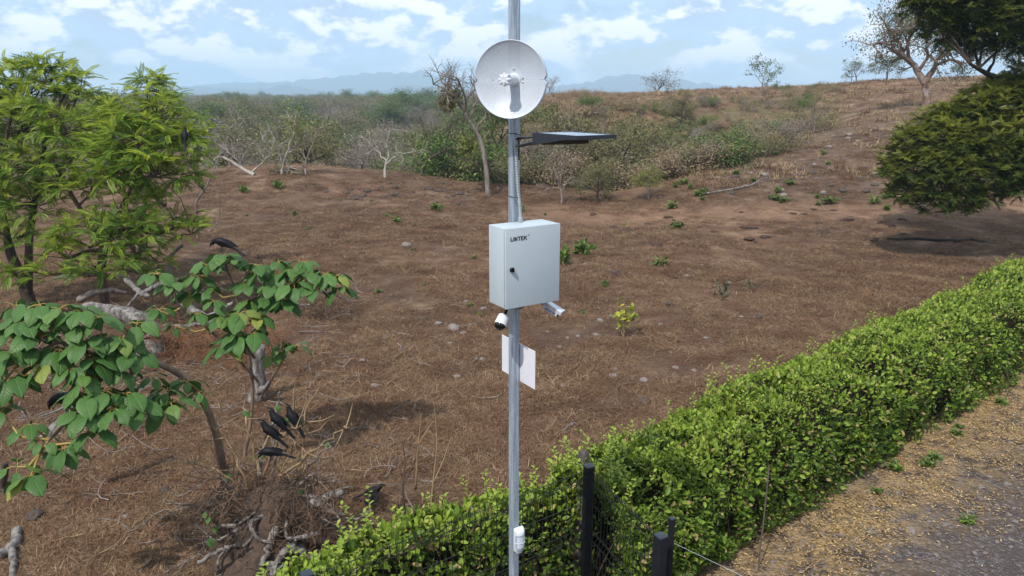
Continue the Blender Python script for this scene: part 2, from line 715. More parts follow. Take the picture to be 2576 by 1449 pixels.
def build_path():
    a = np.linspace(-9, 60, 180)
    b = np.linspace(-16, 0.42, 60)
    A, B = np.meshgrid(a, b)
    edge = (B > 0.2) * 0.16 * fbm(A, B * 0, 1.7, 3, 22)
    X = HP[0] + A * HD[0] + (B + edge) * HN[0]
    Y = HP[1] + A * HD[1] + (B + edge) * HN[1]
    Z = terrain(X, Y) + 0.012 + 0.008 * fbm(X, Y, 0.9, 2, 30) - (B > 0.4) * 0.02
    V = np.stack([X, Y, Z], -1).reshape(-1, 3)
    n = len(a)
    i = np.arange(len(b) - 1)[:, None] * n
    j = np.arange(n - 1)[None]
    F = np.stack([i + j, i + j + 1, i + n + j + 1, i + n + j], -1).reshape(-1, 4)
    me = mesh_np('path', V, [F])
    at = me.attributes.new('litter', 'FLOAT', 'POINT')
    at.data.foreach_set('value', (np.exp(-((B + .2) / .75) ** 2) * 1.0 * np.clip(.95 + .5 * fbm(X, Y, 1.9, 3, 40), 0, 1)).ravel().astype(np.float32))
    o = ob('path', me, path_mat())
    tag(o, 'worn grey gravel track beside the hedge', 'path', kind='structure')


ground_obj = build_ground()
build_path()


# ------------------------------------------------------------------ far mountains
def build_mountains():
    m = pm('far slopes', (0.045, 0.06, 0.05), 0.95, var=(0.06, 0.065, 0.05), vscale=0.004, spec=0.05)
    rng = np.random.default_rng(2)

    def ridge(name, label, D, prof, depth):
        u = np.linspace(prof[0][0], prof[-1][0], 160)
        el = np.interp(u, [p[0] for p in prof], [p[1] for p in prof])
        k = np.ones(7) / 7
        el[3:-3] = np.convolve(el, k, 'valid')
        ang = np.arctan((u - 1288) / FU)
        H = (238 - el) / FU * D
        H = H * (1 + 0.05 * fbm(u, u * 0, 60, 3, 5)) * np.minimum(1, np.minimum(u - u[0], u[-1] - u) / 30 + 0.0)
        rows = []
        ts = np.linspace(0, 1, 15)
        for t in ts:
            d = D - depth * (1 - 2 * t) * 0.5
            hh = H * (1 - np.abs(2 * t - 1) ** 1.3) * (1 + 0.12 * fbm(u + 40 * t, u * 0 + t * 300, 45, 3, 8) * (1 - abs(2 * t - 1)))
            rows.append(np.stack([d * np.tan(ang), np.full_like(u, d), CAM_H - 12 + hh], -1))
        V = np.array(rows)
        nr, n = V.shape[:2]
        i = np.arange(nr - 1)[:, None] * n
        j = np.arange(n - 1)[None]
        F = np.stack([i + j, i + j + 1, i + n + j + 1, i + n + j], -1).reshape(-1, 4)
        o = ob(name, mesh_np(name, V.reshape(-1, 3), [F]), m)
        tag(o, label, 'mountain', kind='structure')
    ridge('mountains', 'long low blue ridge with small cones far across the plain', 3300,
          [(380, 238), (430, 217), (480, 211), (540, 214), (610, 218), (680, 219), (715, 210), (742, 203), (770, 213), (820, 224), (900, 230), (980, 222), (1010, 208), (1030, 202), (1052, 209), (1090, 222), (1180, 232), (1260, 238)], 900)
    ridge('mountains', 'broad pale volcano slope fading into the clouds', 4300,
          [(250, 238), (480, 214), (620, 205), (760, 200), (880, 190), (980, 180), (1030, 178), (1100, 184), (1190, 198), (1260, 212), (1340, 222), (1420, 238)], 1300)
    ridge('mountains', 'pale rounded massif far behind the hill brow', 4000,
          [(1290, 238), (1380, 214), (1450, 206), (1500, 196), (1560, 186), (1620, 188), (1700, 198), (1800, 211), (1900, 222), (2050, 238)], 1100)


build_mountains()
# ------------------------------------------------------------------ pole and what hangs on it
POLE = np.array([0.013, 4.66])
YAW = R(32)
PWID = 0.0553


def galv_mat():
    m, t, b = new_mat('galvanised steel')
    tc = nd(t, 'ShaderNodeTexCoord')
    mp = nd(t, 'ShaderNodeMapping')
    mp.inputs['Scale'].default_value = (30, 30, 1.3)
    lk(t, tc.outputs['Object'], mp.inputs[0])
    s = noise(t, mp.outputs[0], 2.2, 6, 0.65, 0.4)
    vo = nd(t, 'ShaderNodeTexVoronoi')
    vo.inputs['Scale'].default_value = 55
    lk(t, tc.outputs['Object'], vo.inputs['Vector'])
    sp = nd(t, 'ShaderNodeSeparateColor')
    lk(t, vo.outputs['Color'], sp.inputs[0])
    c = mixc(t, mrange(t, s, 0.38, 0.66), (0.25, 0.31, 0.38), (0.52, 0.58, 0.65))
    c = mixc(t, mrange(t, sp.outputs[0], 0.2, 0.9, 0, 0.25), c, (0.27, 0.32, 0.38))
    w = noise(t, mp.outputs[0], 5.0, 5, 0.7, 0.2)
    c = mixc(t, mrange(t, w, 0.62, 0.72, 0, 0.7), c, (0.62, 0.66, 0.70))
    lk(t, c, b.inputs['Base Color'])
    b.inputs['Metallic'].default_value = 0.45
    lk(t, mrange(t, s, 0.3, 0.7, 0.62, 0.38), b.inputs['Roughness'])
    return m


M_GALV = galv_mat()
M_GALV2 = pm('zinc fitting', (0.50, 0.54, 0.57), 0.4, 0.7, bump=0.1)
M_CAB = pm('cabinet powder coat', (0.43, 0.49, 0.53), 0.42, var=(0.405, 0.465, 0.505), vscale=3, bump=0.05, bscale=300)
M_WHITE = pm('white plastic', (0.60, 0.63, 0.67), 0.38, var=(0.56, 0.59, 0.63), vscale=5)
M_DISHW = None
M_BLACK = pm('black powder coat', (0.012, 0.013, 0.016), 0.4, var=(0.02, 0.021, 0.025), vscale=20)
M_BLACKP = pm('black gloss plastic', (0.006, 0.006, 0.007), 0.12, vscale=30)
M_INK = pm('black ink', (0.008, 0.008, 0.012), 0.5)
M_GREYINK = pm('grey ink', (0.16, 0.17, 0.19), 0.5)
M_COND = pm('grey corrugated conduit', (0.30, 0.335, 0.355), 0.45, 0.25, var=(0.24, 0.27, 0.29), vscale=20)
M_DARKHOUSE = pm('dark blue-grey lamp housing', (0.018, 0.022, 0.032), 0.45, vscale=12)
M_CELL = pm('solar cell glass', (0.33, 0.40, 0.50), 0.12, 0.2, var=(0.24, 0.32, 0.44), vscale=4, spec=0.8)
M_LENS = pm('grey lens window', (0.30, 0.34, 0.40), 0.3, var=(0.26, 0.30, 0.36))
M_LENS2 = pm('frosted lens', (0.55, 0.60, 0.68), 0.35)
M_SIGN = pm('white sign board', (0.68, 0.67, 0.72), 0.45, var=(0.64, 0.64, 0.69), vscale=3)


def pole_box_loc(lx, ly):
    c, s = math.cos(YAW), math.sin(YAW)
    return (POLE[0] + c * lx - s * ly, POLE[1] + s * lx + c * ly)


def rrect(w, r, n=4):
    out = []
    for qx, qy, a0 in ((1, 1, 0), (-1, 1, 90), (-1, -1, 180), (1, -1, 270)):
        for k in range(n + 1):
            a = R(a0 + 90 * k / n)
            out.append((qx * (w / 2 - r) + r * math.cos(a), qy * (w / 2 - r) + r * math.sin(a)))
    return out


def build_pole():
    o = empty('steel_pole', (POLE[0], POLE[1], 0), YAW)
    tag(o, 'tall galvanised steel pole of welded channels carrying the cabinet and dish', 'pole')
    h = PWID / 2
    g = 0.0012
    # two channels welded lip to lip, a fine gap between them on two faces
    for sgn in (-1, 1):
        prof = [(sgn * g, -h), (sgn * (h - .006), -h), (sgn * (h - .002), -h + .002), (sgn * h, -h + .006), (sgn * h, h - .006), (sgn * (h - .002), h - .002), (sgn * (h - .006), h), (sgn * g, h), (sgn * g, h - .004), (sgn * (h - .005), h - .005), (sgn * (h - .005), -h + .005), (sgn * g, -h + .004)]
        b = BM().prism(prof, lambda x, y: (x, y, -0.4), lambda x, y: (x, y, 6.3))
        lp('channel', b, M_GALV, o, False)
    for sg in (-1, 1):
        b = BM()
        b.box(-0.0025, 0.0025, sg * (h - .003) - .001, sg * (h - .003) + .001, -0.4, 6.3)
        lp('weld_seam', b, M_GALV2, o, False)
    return o


build_pole()


def build_cabinet():
    h = PWID / 2
    loc = pole_box_loc(-0.011, -h - 0.012)
    o = empty('control_cabinet', (loc[0], loc[1], 3.333), YAW)
    tag(o, 'pale grey metal control cabinet with black lettering and a black knob on its door', 'cabinet')
    w, d, H = 0.198, 0.178, 0.495
    b = BM().box(-w, w, -d, 0, 0, H, 0.004)
    lp('body', b, M_CAB, o)
    b = BM().box(-w + .007, w - .007, -d - .010, -d + .002, .007, H - .007)
    lp('gasket', b, M_BLACK, o, False)
    b = BM().box(-w - .001, w + .001, -d - .024, -d - .0085, -.001, H + .001, 0.004)
    door = lp('door', b, M_CAB, o)
    # lettering
    yf, yb = -d - .0247, -d - .0238
    hgt, x0, z0 = 0.026, -0.166, H - 0.078

    def letter(polys):
        bb = BM()
        for p in polys:
            bb.prism(p, lambda x, z: (x0 + x * hgt, yf, z0 + z * hgt), lambda x, z: (x0 + x * hgt, yb, z0 + z * hgt))
        lp('letter', bb, M_INK, door, False)
    letter([[(0, 0), (0.56, 0), (0.56, .2), (.24, .2), (.24, 1), (0, 1)]])
    letter([[(.56, 0), (.74, 0), (.96, .72), (.96, 1), (.84, 1)], [(.90, 0), (1.08, 0), (1.02, 1), (.96, 1), (.96, .6)]])
    letter([[(1.16, 0), (1.36, 0), (1.36, .95), (1.16, 1)], [(1.10, 1), (1.34, 1), (1.86, 0.0), (1.62, 0)], [(1.64, .35), (1.86, 0), (1.86, 1), (1.64, 1)]])
    letter([[(1.96, .8), (2.80, .8), (2.80, 1), (1.96, 1)], [(2.26, 0), (2.51, 0), (2.51, .81), (2.26, .81)]])
    letter([[(2.84, 0), (3.08, 0), (3.08, 1), (2.84, 1)], [(3.07, .8), (3.60, .8), (3.60, 1), (3.07, 1)], [(3.07, .41), (3.54, .41), (3.54, .6), (3.07, .6)], [(3.07, 0), (3.60, 0), (3.60, .2), (3.07, .2)]])
    letter([[(3.70, 0), (3.94, 0), (3.94, 1), (3.70, 1)], [(3.93, .38), (4.12, .52), (4.58, 1), (4.26, 1), (3.93, .66)], [(4.0, .52), (4.2, .62), (4.64, 0), (4.34, 0)]])
    bb = BM()
    n = 18
    cx, cz = 5.0, 1.05
    for k in range(n):
        a, c = 2 * math.pi * k / n, 2 * math.pi * (k + 1) / n
        bb.prism([(cx + .2 * math.cos(a), cz + .2 * math.sin(a)), (cx + .2 * math.cos(c), cz + .2 * math.sin(c)), (cx + .165 * math.cos(c), cz + .165 * math.sin(c)), (cx + .165 * math.cos(a), cz + .165 * math.sin(a))],
                 lambda x, z: (x0 + x * hgt, yf, z0 + z * hgt), lambda x, z: (x0 + x * hgt, yb, z0 + z * hgt))
    for p in ([(4.93, .93), (4.96, .93), (4.96, 1.17), (4.93, 1.17)], [(4.96, 1.14), (5.06, 1.14), (5.06, 1.17), (4.96, 1.17)], [(4.96, 1.04), (5.06, 1.04), (5.06, 1.07), (4.96, 1.07)], [(5.04, 1.06), (5.07, 1.06), (5.07, 1.15), (5.04, 1.15)], [(5.0, 1.05), (5.03, 1.05), (5.09, .93), (5.05, .93)]):
        bb.prism(p, lambda x, z: (x0 + x * hgt, yf - .0002, z0 + z * hgt), lambda x, z: (x0 + x * hgt, yb, z0 + z * hgt))
    lp('registered_mark', bb, M_GREYINK, door, False)
    # quarter turn lock
    kx, kz, ky = -0.158, 0.243, -d - .024
    b = BM().tube([(kx, ky, kz), (kx, ky - .012, kz), (kx, ky - .016, kz)], [.0145, .0145, .012], 20)
    b.box(kx - .004, kx + .004, ky - .024, ky - .012, kz - .010, kz + .018, .0015)
    lp('lock_knob', b, M_BLACKP, door)
    # rain drops standing on the paint
    rng = random.Random(3)
    pv = []
    b = BM()
    for _ in range(26):
        x, z, r = rng.uniform(-w + .02, w - .01), rng.uniform(.01, H - .02), rng.uniform(.0012, .0024)
        b.tube([(x, ky + .0005, z), (x, ky - r * .5, z), (x, ky - r * .8, z)], [r, r * .8, r * .25], 7)
    lp('rain_drops', b, M_WHITE, door)['kind'] = 'stuff'
    b = BM()
    for _ in range(22):
        x, y, r = rng.uniform(-w + .02, w - .02), rng.uniform(-d + .01, -.01), rng.uniform(.0015, .003)
        b.tube([(x, y, H - .0005), (x, y, H + r * .5), (x, y, H + r * .8)], [r, r * .8, r * .25], 7)
    lp('rain_drops', b, M_WHITE, o)['kind'] = 'stuff'
    for zz in (.07, H - .07):
        lp('mounting_bracket', BM().box(-.05, .05, .0005, .013, zz - .02, zz + .02, .002), M_GALV2, o)
    # conduit from the dish down to the cabinet top
    c = empty('corrugated_conduit', (POLE[0], POLE[1], 3.83), YAW)
    tag(c, 'grey corrugated conduit running from dish to cabinet down the pole face', 'conduit')
    pts = []
    for k in range(240):
        t = k / 239
        z = 0.015 + 0.80 * t
        x = 0.004 - 0.030 * sstep(0.05, 0.9, t)
        y = -0.068 + 0.026 * float(sstep(0.0, 0.3, t))
        pts.append((float(x), y, z))
    rad = [0.0118 + 0.0016 * math.cos(k * math.pi / 1.5) for k in range(240)]
    b = BM().tube(pts, rad, 14)
    lp('hose', b, M_COND, c)
    b = BM().tube([(.004, -.068, 0.0), (.004, -.068, .012)], .0185, 6)
    b.tube([(.004, -.068, .012), (.004, -.068, .026), (.004, -.068, .032)], [.0155, .0155, .0135], 16)
    lp('gland_nut', b, M_GALV2, c)
    for zt, tl in ((.155, 0.002), (.535, -.010)):
        pr = []
        for (x, y) in rrect(PWID + .004, .004, 2):
            yy = y if y > -0.02 else y - 0.028
            pr.append((x, yy, zt + tl * x * 20))
        pr.append(pr[0])
        b = BM().tube(pr, .0022, 6, False)
        lp('cable_tie', b, M_BLACK, c)
    # lower elbow into the pole
    c = empty('conduit_elbow', (POLE[0], POLE[1], 3.333), YAW)
    tag(c, 'short grey corrugated conduit elbow under the cabinet entering the pole', 'conduit')
    pts, rad = [], []
    for k in range(60):
        a = k / 59 * math.pi * 0.5
        pts.append((0.062 - 0.058 * (1 - math.cos(a)) * 1.0, -0.060 - 0.0 * a, 0.004 - 0.07 * math.sin(a)))
        rad.append(0.0112 + 0.0013 * math.cos(k * math.pi / 1.5))
    b = BM().tube(pts, rad, 12)
    lp('hose', b, M_COND, c)
    b = BM().tube([(0.006, -.060, -.066), (-.004, -.052, -.066), (-.008, -.026, -.066)], .0135, 12)
    lp('elbow_fitting', b, pm('grey plastic fitting', (.25, .29, .31), .5), c)


build_cabinet()


# ------------------------------------------------------------------ dish
def dish_mat():
    m, t, b = new_mat('perforated white plastic')
    tc = nd(t, 'ShaderNodeTexCoord')
    sp = nd(t, 'ShaderNodeSeparateXYZ')
    lk(t, tc.outputs['Object'], sp.inputs[0])
    x, z = sp.outputs[0], sp.outputs[2]
    s = 0.0088
    rho = mth(t, 'SQRT', mth(t, 'ADD', mth(t, 'MULTIPLY', x, x), mth(t, 'MULTIPLY', z, z)))
    th = mth(t, 'DIVIDE', mth(t, 'ARCTAN2', z, x), 2 * math.pi)
    q = mth(t, 'DIVIDE', rho, s)
    i = mth(t, 'FLOOR', q)
    u = mth(t, 'SUBTRACT', mth(t, 'FRACT', q), 0.5)
    N = mth(t, 'FLOOR', mth(t, 'MULTIPLY', mth(t, 'ADD', i, 0.5), 5.4))
    ph = mth(t, 'ADD', mth(t, 'MULTIPLY', th, N), mth(t, 'MULTIPLY', i, 0.37))
    v = mth(t, 'SUBTRACT', mth(t, 'FRACT', ph), 0.5)
    v = mth(t, 'MULTIPLY', v, mth(t, 'DIVIDE', mth(t, 'MULTIPLY', q, 2 * math.pi), N))
    d = mth(t, 'SQRT', mth(t, 'ADD', mth(t, 'MULTIPLY', u, u), mth(t, 'MULTIPLY', v, v)))
    hole = mth(t, 'LESS_THAN', d, 0.21)
    hole = mth(t, 'MULTIPLY', hole, mth(t, 'GREATER_THAN', rho, 0.072))
    hole = mth(t, 'MULTIPLY', hole, mth(t, 'LESS_THAN', rho, 0.199))
    hole = mth(t, 'MULTIPLY', hole, mth(t, 'GREATER_THAN', mth(t, 'ABSOLUTE', z), 0.016))
    b.inputs['Base Color'].default_value = (0.6, 0.63, 0.68, 1)
    c = mixc(t, mrange(t, noise(t, tc.outputs['Object'], 9, 4), .3, .7), (0.50, 0.54, 0.60), (0.47, 0.51, 0.57))
    lk(t, c, b.inputs['Base Color'])
    b.inputs['Roughness'].default_value = 0.42
    tr = nd(t, 'ShaderNodeBsdfTransparent')
    mx = nd(t, 'ShaderNodeMixShader')
    lk(t, hole, mx.inputs[0])
    lk(t, b.outputs[0], mx.inputs[1])
    lk(t, tr.outputs[0], mx.inputs[2])
    lk(t, mx.outputs[0], t.nodes['Material Output'].inputs[0])
    return m


def build_dish():
    md = dish_mat()
    o = empty('dish_antenna', (-0.012, 4.425, 4.683), R(-20))
    tag(o, 'round white perforated dish antenna with a scalloped feed at its centre', 'antenna')
    Rd, dep = 0.213, 0.072
    for name, sg in (('upper_reflector', 1), ('lower_reflector', -1)):
        n, k = 64, 20
        b = BM()
        rows_f, rows_b = [], []
        for a in range(n + 1):
            th = math.pi * a / n
            cs, sn = math.cos(th), math.sin(th)
            rm = Rd - max(0, 0.022 - Rd * sn) * 0.75
            f, bk = [], []
            for r in range(k + 1):
                rho = 0.02 + (rm - 0.02) * r / k
                zz = max(rho * sn, 0.0016)
                y = dep * (1 - (rho / Rd) ** 2)
                f.append((rho * cs, y, sg * zz))
                bk.append((rho * cs, y + .003, sg * zz))
            # rolled rim: forward lip, then turned back
            ro = rm + 0.004
            zz = max(ro * sn, 0.0016)
            yb = dep * (1 - (rm / Rd) ** 2)
            f.append((ro * cs, yb - .004, sg * zz))
            f.append(((ro + .003) * cs, yb, sg * max((ro + .003) * sn, .0016)))
            f.append(((ro + .003) * cs, yb + .022, sg * max((ro + .003) * sn, .0016)))
            f.append((ro * cs, yb + .022, sg * zz))
            f += list(reversed(bk))
            rows_f.append(f)
        b.loft(rows_f, True, True)
        bmesh.ops.remove_doubles(b.b, verts=b.b.verts, dist=1e-5)
        lp(name, b, md, o)
    # feed
    b = BM().tube([(0, dep + .004, 0), (0, dep - .006, 0), (0, dep - .010, 0)], [.040, .040, .036], 32)
    lp('feed_collar', b, M_WHITE, o)
    b = BM().tube([(0, dep - .006, 0), (0, -.045, 0), (0, -.055, 0)], [.031, .0285, .027], 28)
    lp('feed_tube', b, M_WHITE, o)
    rings = []
    for y, r, am in ((-.050, .026, 0), (-.058, .031, .06), (-.078, .034, .13), (-.092, .0335, .16), (-.100, .029, .17), (-.104, .018, .12), (-.102, .006, .02)):
        rings.append([((r * (1 + am * math.cos(8 * p))) * math.cos(p), y, (r * (1 + am * math.cos(8 * p))) * math.sin(p)) for p in [2 * math.pi * k / 64 for k in range(64)]])
    b = BM().loft(rings)
    lp('feed_cap', b, M_WHITE, o)
    for (x, z) in ((0, .063), (-.056, .012), (.056, .012), (.056, -.012), (-.056, -.012), (0, -.063)):
        y = dep * (1 - (x * x + z * z) / Rd ** 2)
        b = BM().tube([(x, y, z), (x, y - .004, z), (x, y - .005, z)], [.0052, .0052, .003], 12)
        lp('bolt', b, M_GALV2, o)
    # radio body and clamp behind
    b = BM().box(-.045, .045, dep + .005, dep + .055, -.06, .06, .008)
    lp('radio_housing', b, M_WHITE, o)
    b = BM().box(-.022, .022, dep + .054, dep + .115, -.03, .03, .004)
    lp('pole_clamp', b, M_GALV2, o)


build_dish()


# ------------------------------------------------------------------ solar street lamp
def build_lamp():
    h = PWID / 2
    zt = 4.392
    o = empty('solar_lamp', (POLE[0], POLE[1], zt), YAW)
    tag(o, 'black solar street lamp with a flat panel on a short bracket from the pole', 'lamp')
    s0, L, Wd = 0.40, 0.42, 0.13
    y0, y1 = -s0, -s0 - L
    th0, th1 = 0.060, 0.018
    b = BM()
    b.loft([[(-Wd, y0, -.004), (Wd, y0, -.004), (Wd, y0, -th0), (-Wd, y0, -th0)],
            [(-Wd, y0 - .10, -.004), (Wd, y0 - .10, -.004), (Wd, y0 - .10, -th0 * .86), (-Wd, y0 - .10, -th0 * .86)],
            [(-Wd, y0 - .30, -.004), (Wd, y0 - .30, -.004), (Wd, y0 - .30, -th1 * 1.35), (-Wd, y0 - .30, -th1 * 1.35)],
            [(-Wd, y1, -.004), (Wd, y1, -.004), (Wd, y1, -th1), (-Wd, y1, -th1)]])
    lp('housing', b, M_DARKHOUSE, o, False)
    b = BM().box(-Wd + .007, Wd - .007, y1 + .007, y0 - .007, -.0045, .0012)
    pan = lp('solar_panel', b, M_CELL, o, False)
    b = BM()
    for k in range(1, 4):
        xx = -Wd + .007 + (2 * Wd - .014) * k / 4
        b.box(xx - .0006, xx + .0006, y1 + .01, y0 - .01, .0012, .0017)
    for k in range(1, 9):
        yy = y1 + .007 + (L - .014) * k / 9
        b.box(-Wd + .01, Wd - .01, yy - .0006, yy + .0006, .0012, .0016)
    lp('busbar', b, pm('silver trace', (.45, .5, .56), .4, .5), pan, False)['kind'] = 'stuff'
    b = BM()
    for (xa, xb, ya, yb) in ((-Wd, Wd, y0 - .008, y0), (-Wd, Wd, y1, y1 + .008), (-Wd, -Wd + .008, y1 + .008, y0 - .008), (Wd - .008, Wd, y1 + .008, y0 - .008)):
        b.box(xa, xb, ya, yb, -.004, .003)
    lp('panel_frame', b, M_DARKHOUSE, pan, False)
    b = BM()
    b.loft([[(-.085, y0 - .03, -.05), (.085, y0 - .03, -.05), (.085, y0 - .03, -.066), (-.085, y0 - .03, -.066)],
            [(-.085, y0 - .24, -.02), (.085, y0 - .24, -.02), (.085, y0 - .24, -.052), (-.085, y0 - .24, -.052)]])
    lp('led_strip', b, M_BLACKP, o, False)
    b = BM().tube([(0, y0 - .15, -.05), (0, y0 - .15, -.062), (0, y0 - .15, -.068), (0, y0 - .15, -.071)], [.017, .016, .010, .003], 16)
    lp('sensor_dome', b, M_LENS2, o)
    # bracket plate on the pole and three struts
    b = BM()
    b.box(-.021, .021, -h - .005, -h - .0005, -.185, -.048, .002)
    b.box(-.021, .021, -h - .028, -h - .0005, -.058, -.046, .003)
    lp('bracket_plate', b, M_BLACK, o)
    for (xa, za, xb, zb) in ((0, -.050, 0, -.022), (-.014, -.100, -.07, -.040), (.014, -.100, .07, -.040)):
        b = BM().tube([(xa, -h - .004, za), (xb, y0 + .003, zb)], .0058, 8)
        lp('strut', b, M_BLACK, o)
    for zz in (-.105, -.165):
        b = BM().tube([(0, -h - .004, zz), (0, -h - .010, zz), (0, -h - .0105, zz)], [.0085, .0085, .006], 6)
        lp('bolt', b, M_GALV2, o)


build_lamp()


# ------------------------------------------------------------------ cameras, sensor, sign board
def frame_obj(o, axis, up=(0, 0, 1)):
    """turn o so that local -Y looks along axis"""
    y = -Vector(axis).normalized()
    x = y.cross(Vector(up)).normalized()
    z = x.cross(y)
    o.rotation_euler = Matrix((x, y, z)).transposed().to_euler()


def build_cameras():
    # turret shaped one under the near corner
    p = at_y(1263, 806, 4.46)
    o = empty('security_camera', p)
    tag(o, 'white round security camera with black dome face under the cabinet corner', 'camera')
    frame_obj(o, (-0.34, -0.62, -0.72))
    prof = [(.040, .012), (.0385, .024), (.034, .032), (.022, .036), (.000, .0375), (-.022, .039), (-.034, .0395)]
    b = BM().tube([(0, y, 0) for y, r in prof], [r for y, r in prof], 32)
    lp('shell', b, M_WHITE, o)
    prof = [(-.030, .037), (-.042, .0365), (-.053, .031), (-.060, .020), (-.063, .006)]
    b = BM().tube([(0, y, 0) for y, r in prof], [r for y, r in prof], 28)
    f = lp('dome_face', b, M_BLACKP, o)
    b = BM().tube([(0, -.060, 0), (0, -.0645, 0)], [.012, .010], 18)
    lp('lens', b, pm('lens glass', (.01, .012, .03), .05), f)
    q = at_y(1280, 784, 4.56)
    b = BM().tube([(0, .03, 0), (.010, .048, .012), (.020, .060, .030)], [.011, .010, .010], 12)
    lp('swivel_arm', b, M_BLACKP, o)
    o2 = empty('junction_mount', (q[0], q[1], 3.29), YAW)
    tag(o2, 'small grey mounting block between the cabinet corner and the pole', 'bracket')
    b = BM().box(-.026, .022, -.045, .035, -.010, .044, .004)
    lp('block', b, M_CAB, o2)
    b = BM().tube([(-.002, -.05, .012), (-.002, -.0, .012)], .009, 12)
    lp('socket', b, M_GALV2, o2)
    # bullet shaped one under the far corner
    p = at_y(1389, 778, 4.62)
    o = empty('security_camera', p)
    tag(o, 'silver bullet security camera with visor and stickers beneath the cabinet', 'camera')
    frame_obj(o, (0.80, -0.42, -0.40))
    n = 24

    def sec(y, w, hh):
        return [(w * math.copysign(abs(math.cos(a)) ** .55, math.cos(a)), y, hh * math.copysign(abs(math.sin(a)) ** .55, math.sin(a))) for a in [2 * math.pi * k / n for k in range(n)]]
    b = BM().loft([sec(.060, .014, .016), sec(.056, .024, .024), sec(.02, .027, .027), sec(-.052, .027, .027)])
    lp('shell', b, M_WHITE, o)
    b = BM().loft([sec(-.0515, .0255, .0255), sec(-.056, .0245, .0245)])
    lp('front_face', b, M_BLACKP, o)
    b = BM()
    prf = [(-.0295, .004), (-.0295, .0275), (-.026, .0305), (.026, .0305), (.0295, .0275), (.0295, .004), (.0275, .004), (.0275, .0265), (.025, .0288), (-.025, .0288), (-.0275, .0265), (-.0275, .004)]
    b.prism(prf, lambda x, z: (x, .045, z), lambda x, z: (x, -.075, z))
    lp('visor', b, pm('silver visor', (.62, .66, .72), .35, .3), o, False)
    for (ya, yb, za, zb) in ((-.012, .040, -.012, .000), (-.042, -.018, -.012, .000)):
        b = BM().box(-.0278, -.0268, ya, yb, za, zb)
        st = lp('sticker', b, pm('sticker', (.10, .11, .14), .5, var=(.30, .33, .40), vscale=260), o, False)
    # small maker mark
    cu = bpy.data.curves.new('mark', 'FONT')
    cu.body = 'alhua'
    cu.size = .013
    cu.extrude = .0002
    t = bpy.data.objects.new('mark', cu)
    COL.objects.link(t)
    dg = bpy.context.evaluated_depsgraph_get()
    me = bpy.data.meshes.new_from_object(t.evaluated_get(dg))
    bpy.data.objects.remove(t)
    Mx = Matrix(((0, 0, -1, -.0299), (-1, 0, 0, .040), (0, 1, 0, .012), (0, 0, 0, 1)))
    me.transform(Mx)
    me.materials.clear()
    ob('maker_mark', me, M_GREYINK, o, world=False)
    b = BM().tube([(0, .055, 0), (0, .075, .004), (0, .085, .012)], [.010, .009, .009], 12)
    lp('swivel_arm', b, M_GALV2, o)
    # its base on the cabinet floor
    q = at_y(1364, 772, 4.62)
    o2 = empty('junction_mount', (q[0], q[1], 3.30), YAW)
    tag(o2, 'small grey rounded mount under the cabinet holding the bullet camera', 'bracket')
    b = BM().tube([(0, 0, .032), (0, 0, .008), (0, 0, -.004), (0, 0, -.012)], [.026, .026, .022, .010], 20)
    lp('block', b, M_CAB, o2)
    b = BM().tube([(.01, 0, .0), (.045, -.012, -.002)], .007, 10)
    lp('socket', b, M_GALV2, o2)


build_cameras()


def build_sensor():
    h = PWID / 2
    loc = pole_box_loc(0.012, -h - .001)
    o = empty('motion_sensor', (loc[0], loc[1], 1.455), YAW)
    tag(o, 'white motion detector with grey curved lens low on the pole', 'sensor')
    H = 0.205
    n = 20

    def sect(z, w, d, y0=0):
        pts = []
        for k in range(n + 1):
            a = math.pi * k / n
            pts.append((w * math.cos(a), y0 - d * math.sin(a) ** 0.75, z))
        return pts
    prof = [(0.0, .014, .012), (.006, .024, .026), (.03, .033, .038), (.08, .038, .044), (.15, .039, .047), (.178, .039, .047), (.190, .038, .040), (.200, .035, .022), (.205, .030, .006)]
    b = BM().loft([sect(z, w, d, -.014) for z, w, d in prof])
    body = lp('body', b, M_WHITE, o)
    b = BM().box(-.036, .036, -.0145, 0, .012, .198, .008)
    lp('back_plate', b, M_WHITE, o)
    rows = []
    for z in np.linspace(.022, .158, 14):
        w = np.interp(z, [0, .006, .03, .08, .15, .178], [.014, .024, .033, .038, .039, .039])
        d = np.interp(z, [0, .006, .03, .08, .15, .178], [.012, .026, .038, .044, .047, .047])
        a0 = 0.30 + 0.35 * float(sstep(.07, .02, z)) if z < .07 else .30
        rr = []
        for k in range(n + 1):
            a = a0 + (math.pi - 2 * a0) * k / n
            rr.append(((w + .001) * math.cos(a), -.014 - (d + .0015) * math.sin(a) ** .75, float(z)))
        rows.append(rr)
    b = BM().loft(rows, False, False)
    win = lp('lens_window', b, M_LENS, body)
    for z0, z1 in ((.102, .148), (.056, .094)):
        rows = []
        for z in (z0, z1):
            w = np.interp(z, [.03, .08, .15, .178], [.033, .038, .039, .039])
            d = np.interp(z, [.03, .08, .15, .178], [.038, .044, .047, .047])
            rows.append([((w + .0016) * math.cos(a), -.014 - (d + .0026) * math.sin(a) ** .75, z) for a in np.linspace(.62, math.pi - .62, 15)])
        lp('lens', BM().loft(rows, False, False), M_LENS2, win)
    b = BM().tube([(.0405 * math.cos(a), -.014 - .0485 * math.sin(a) ** .75, .098) for a in np.linspace(.3, math.pi - .3, 18)], .0022, 6)
    lp('lens_bar', b, M_WHITE, win)


build_sensor()


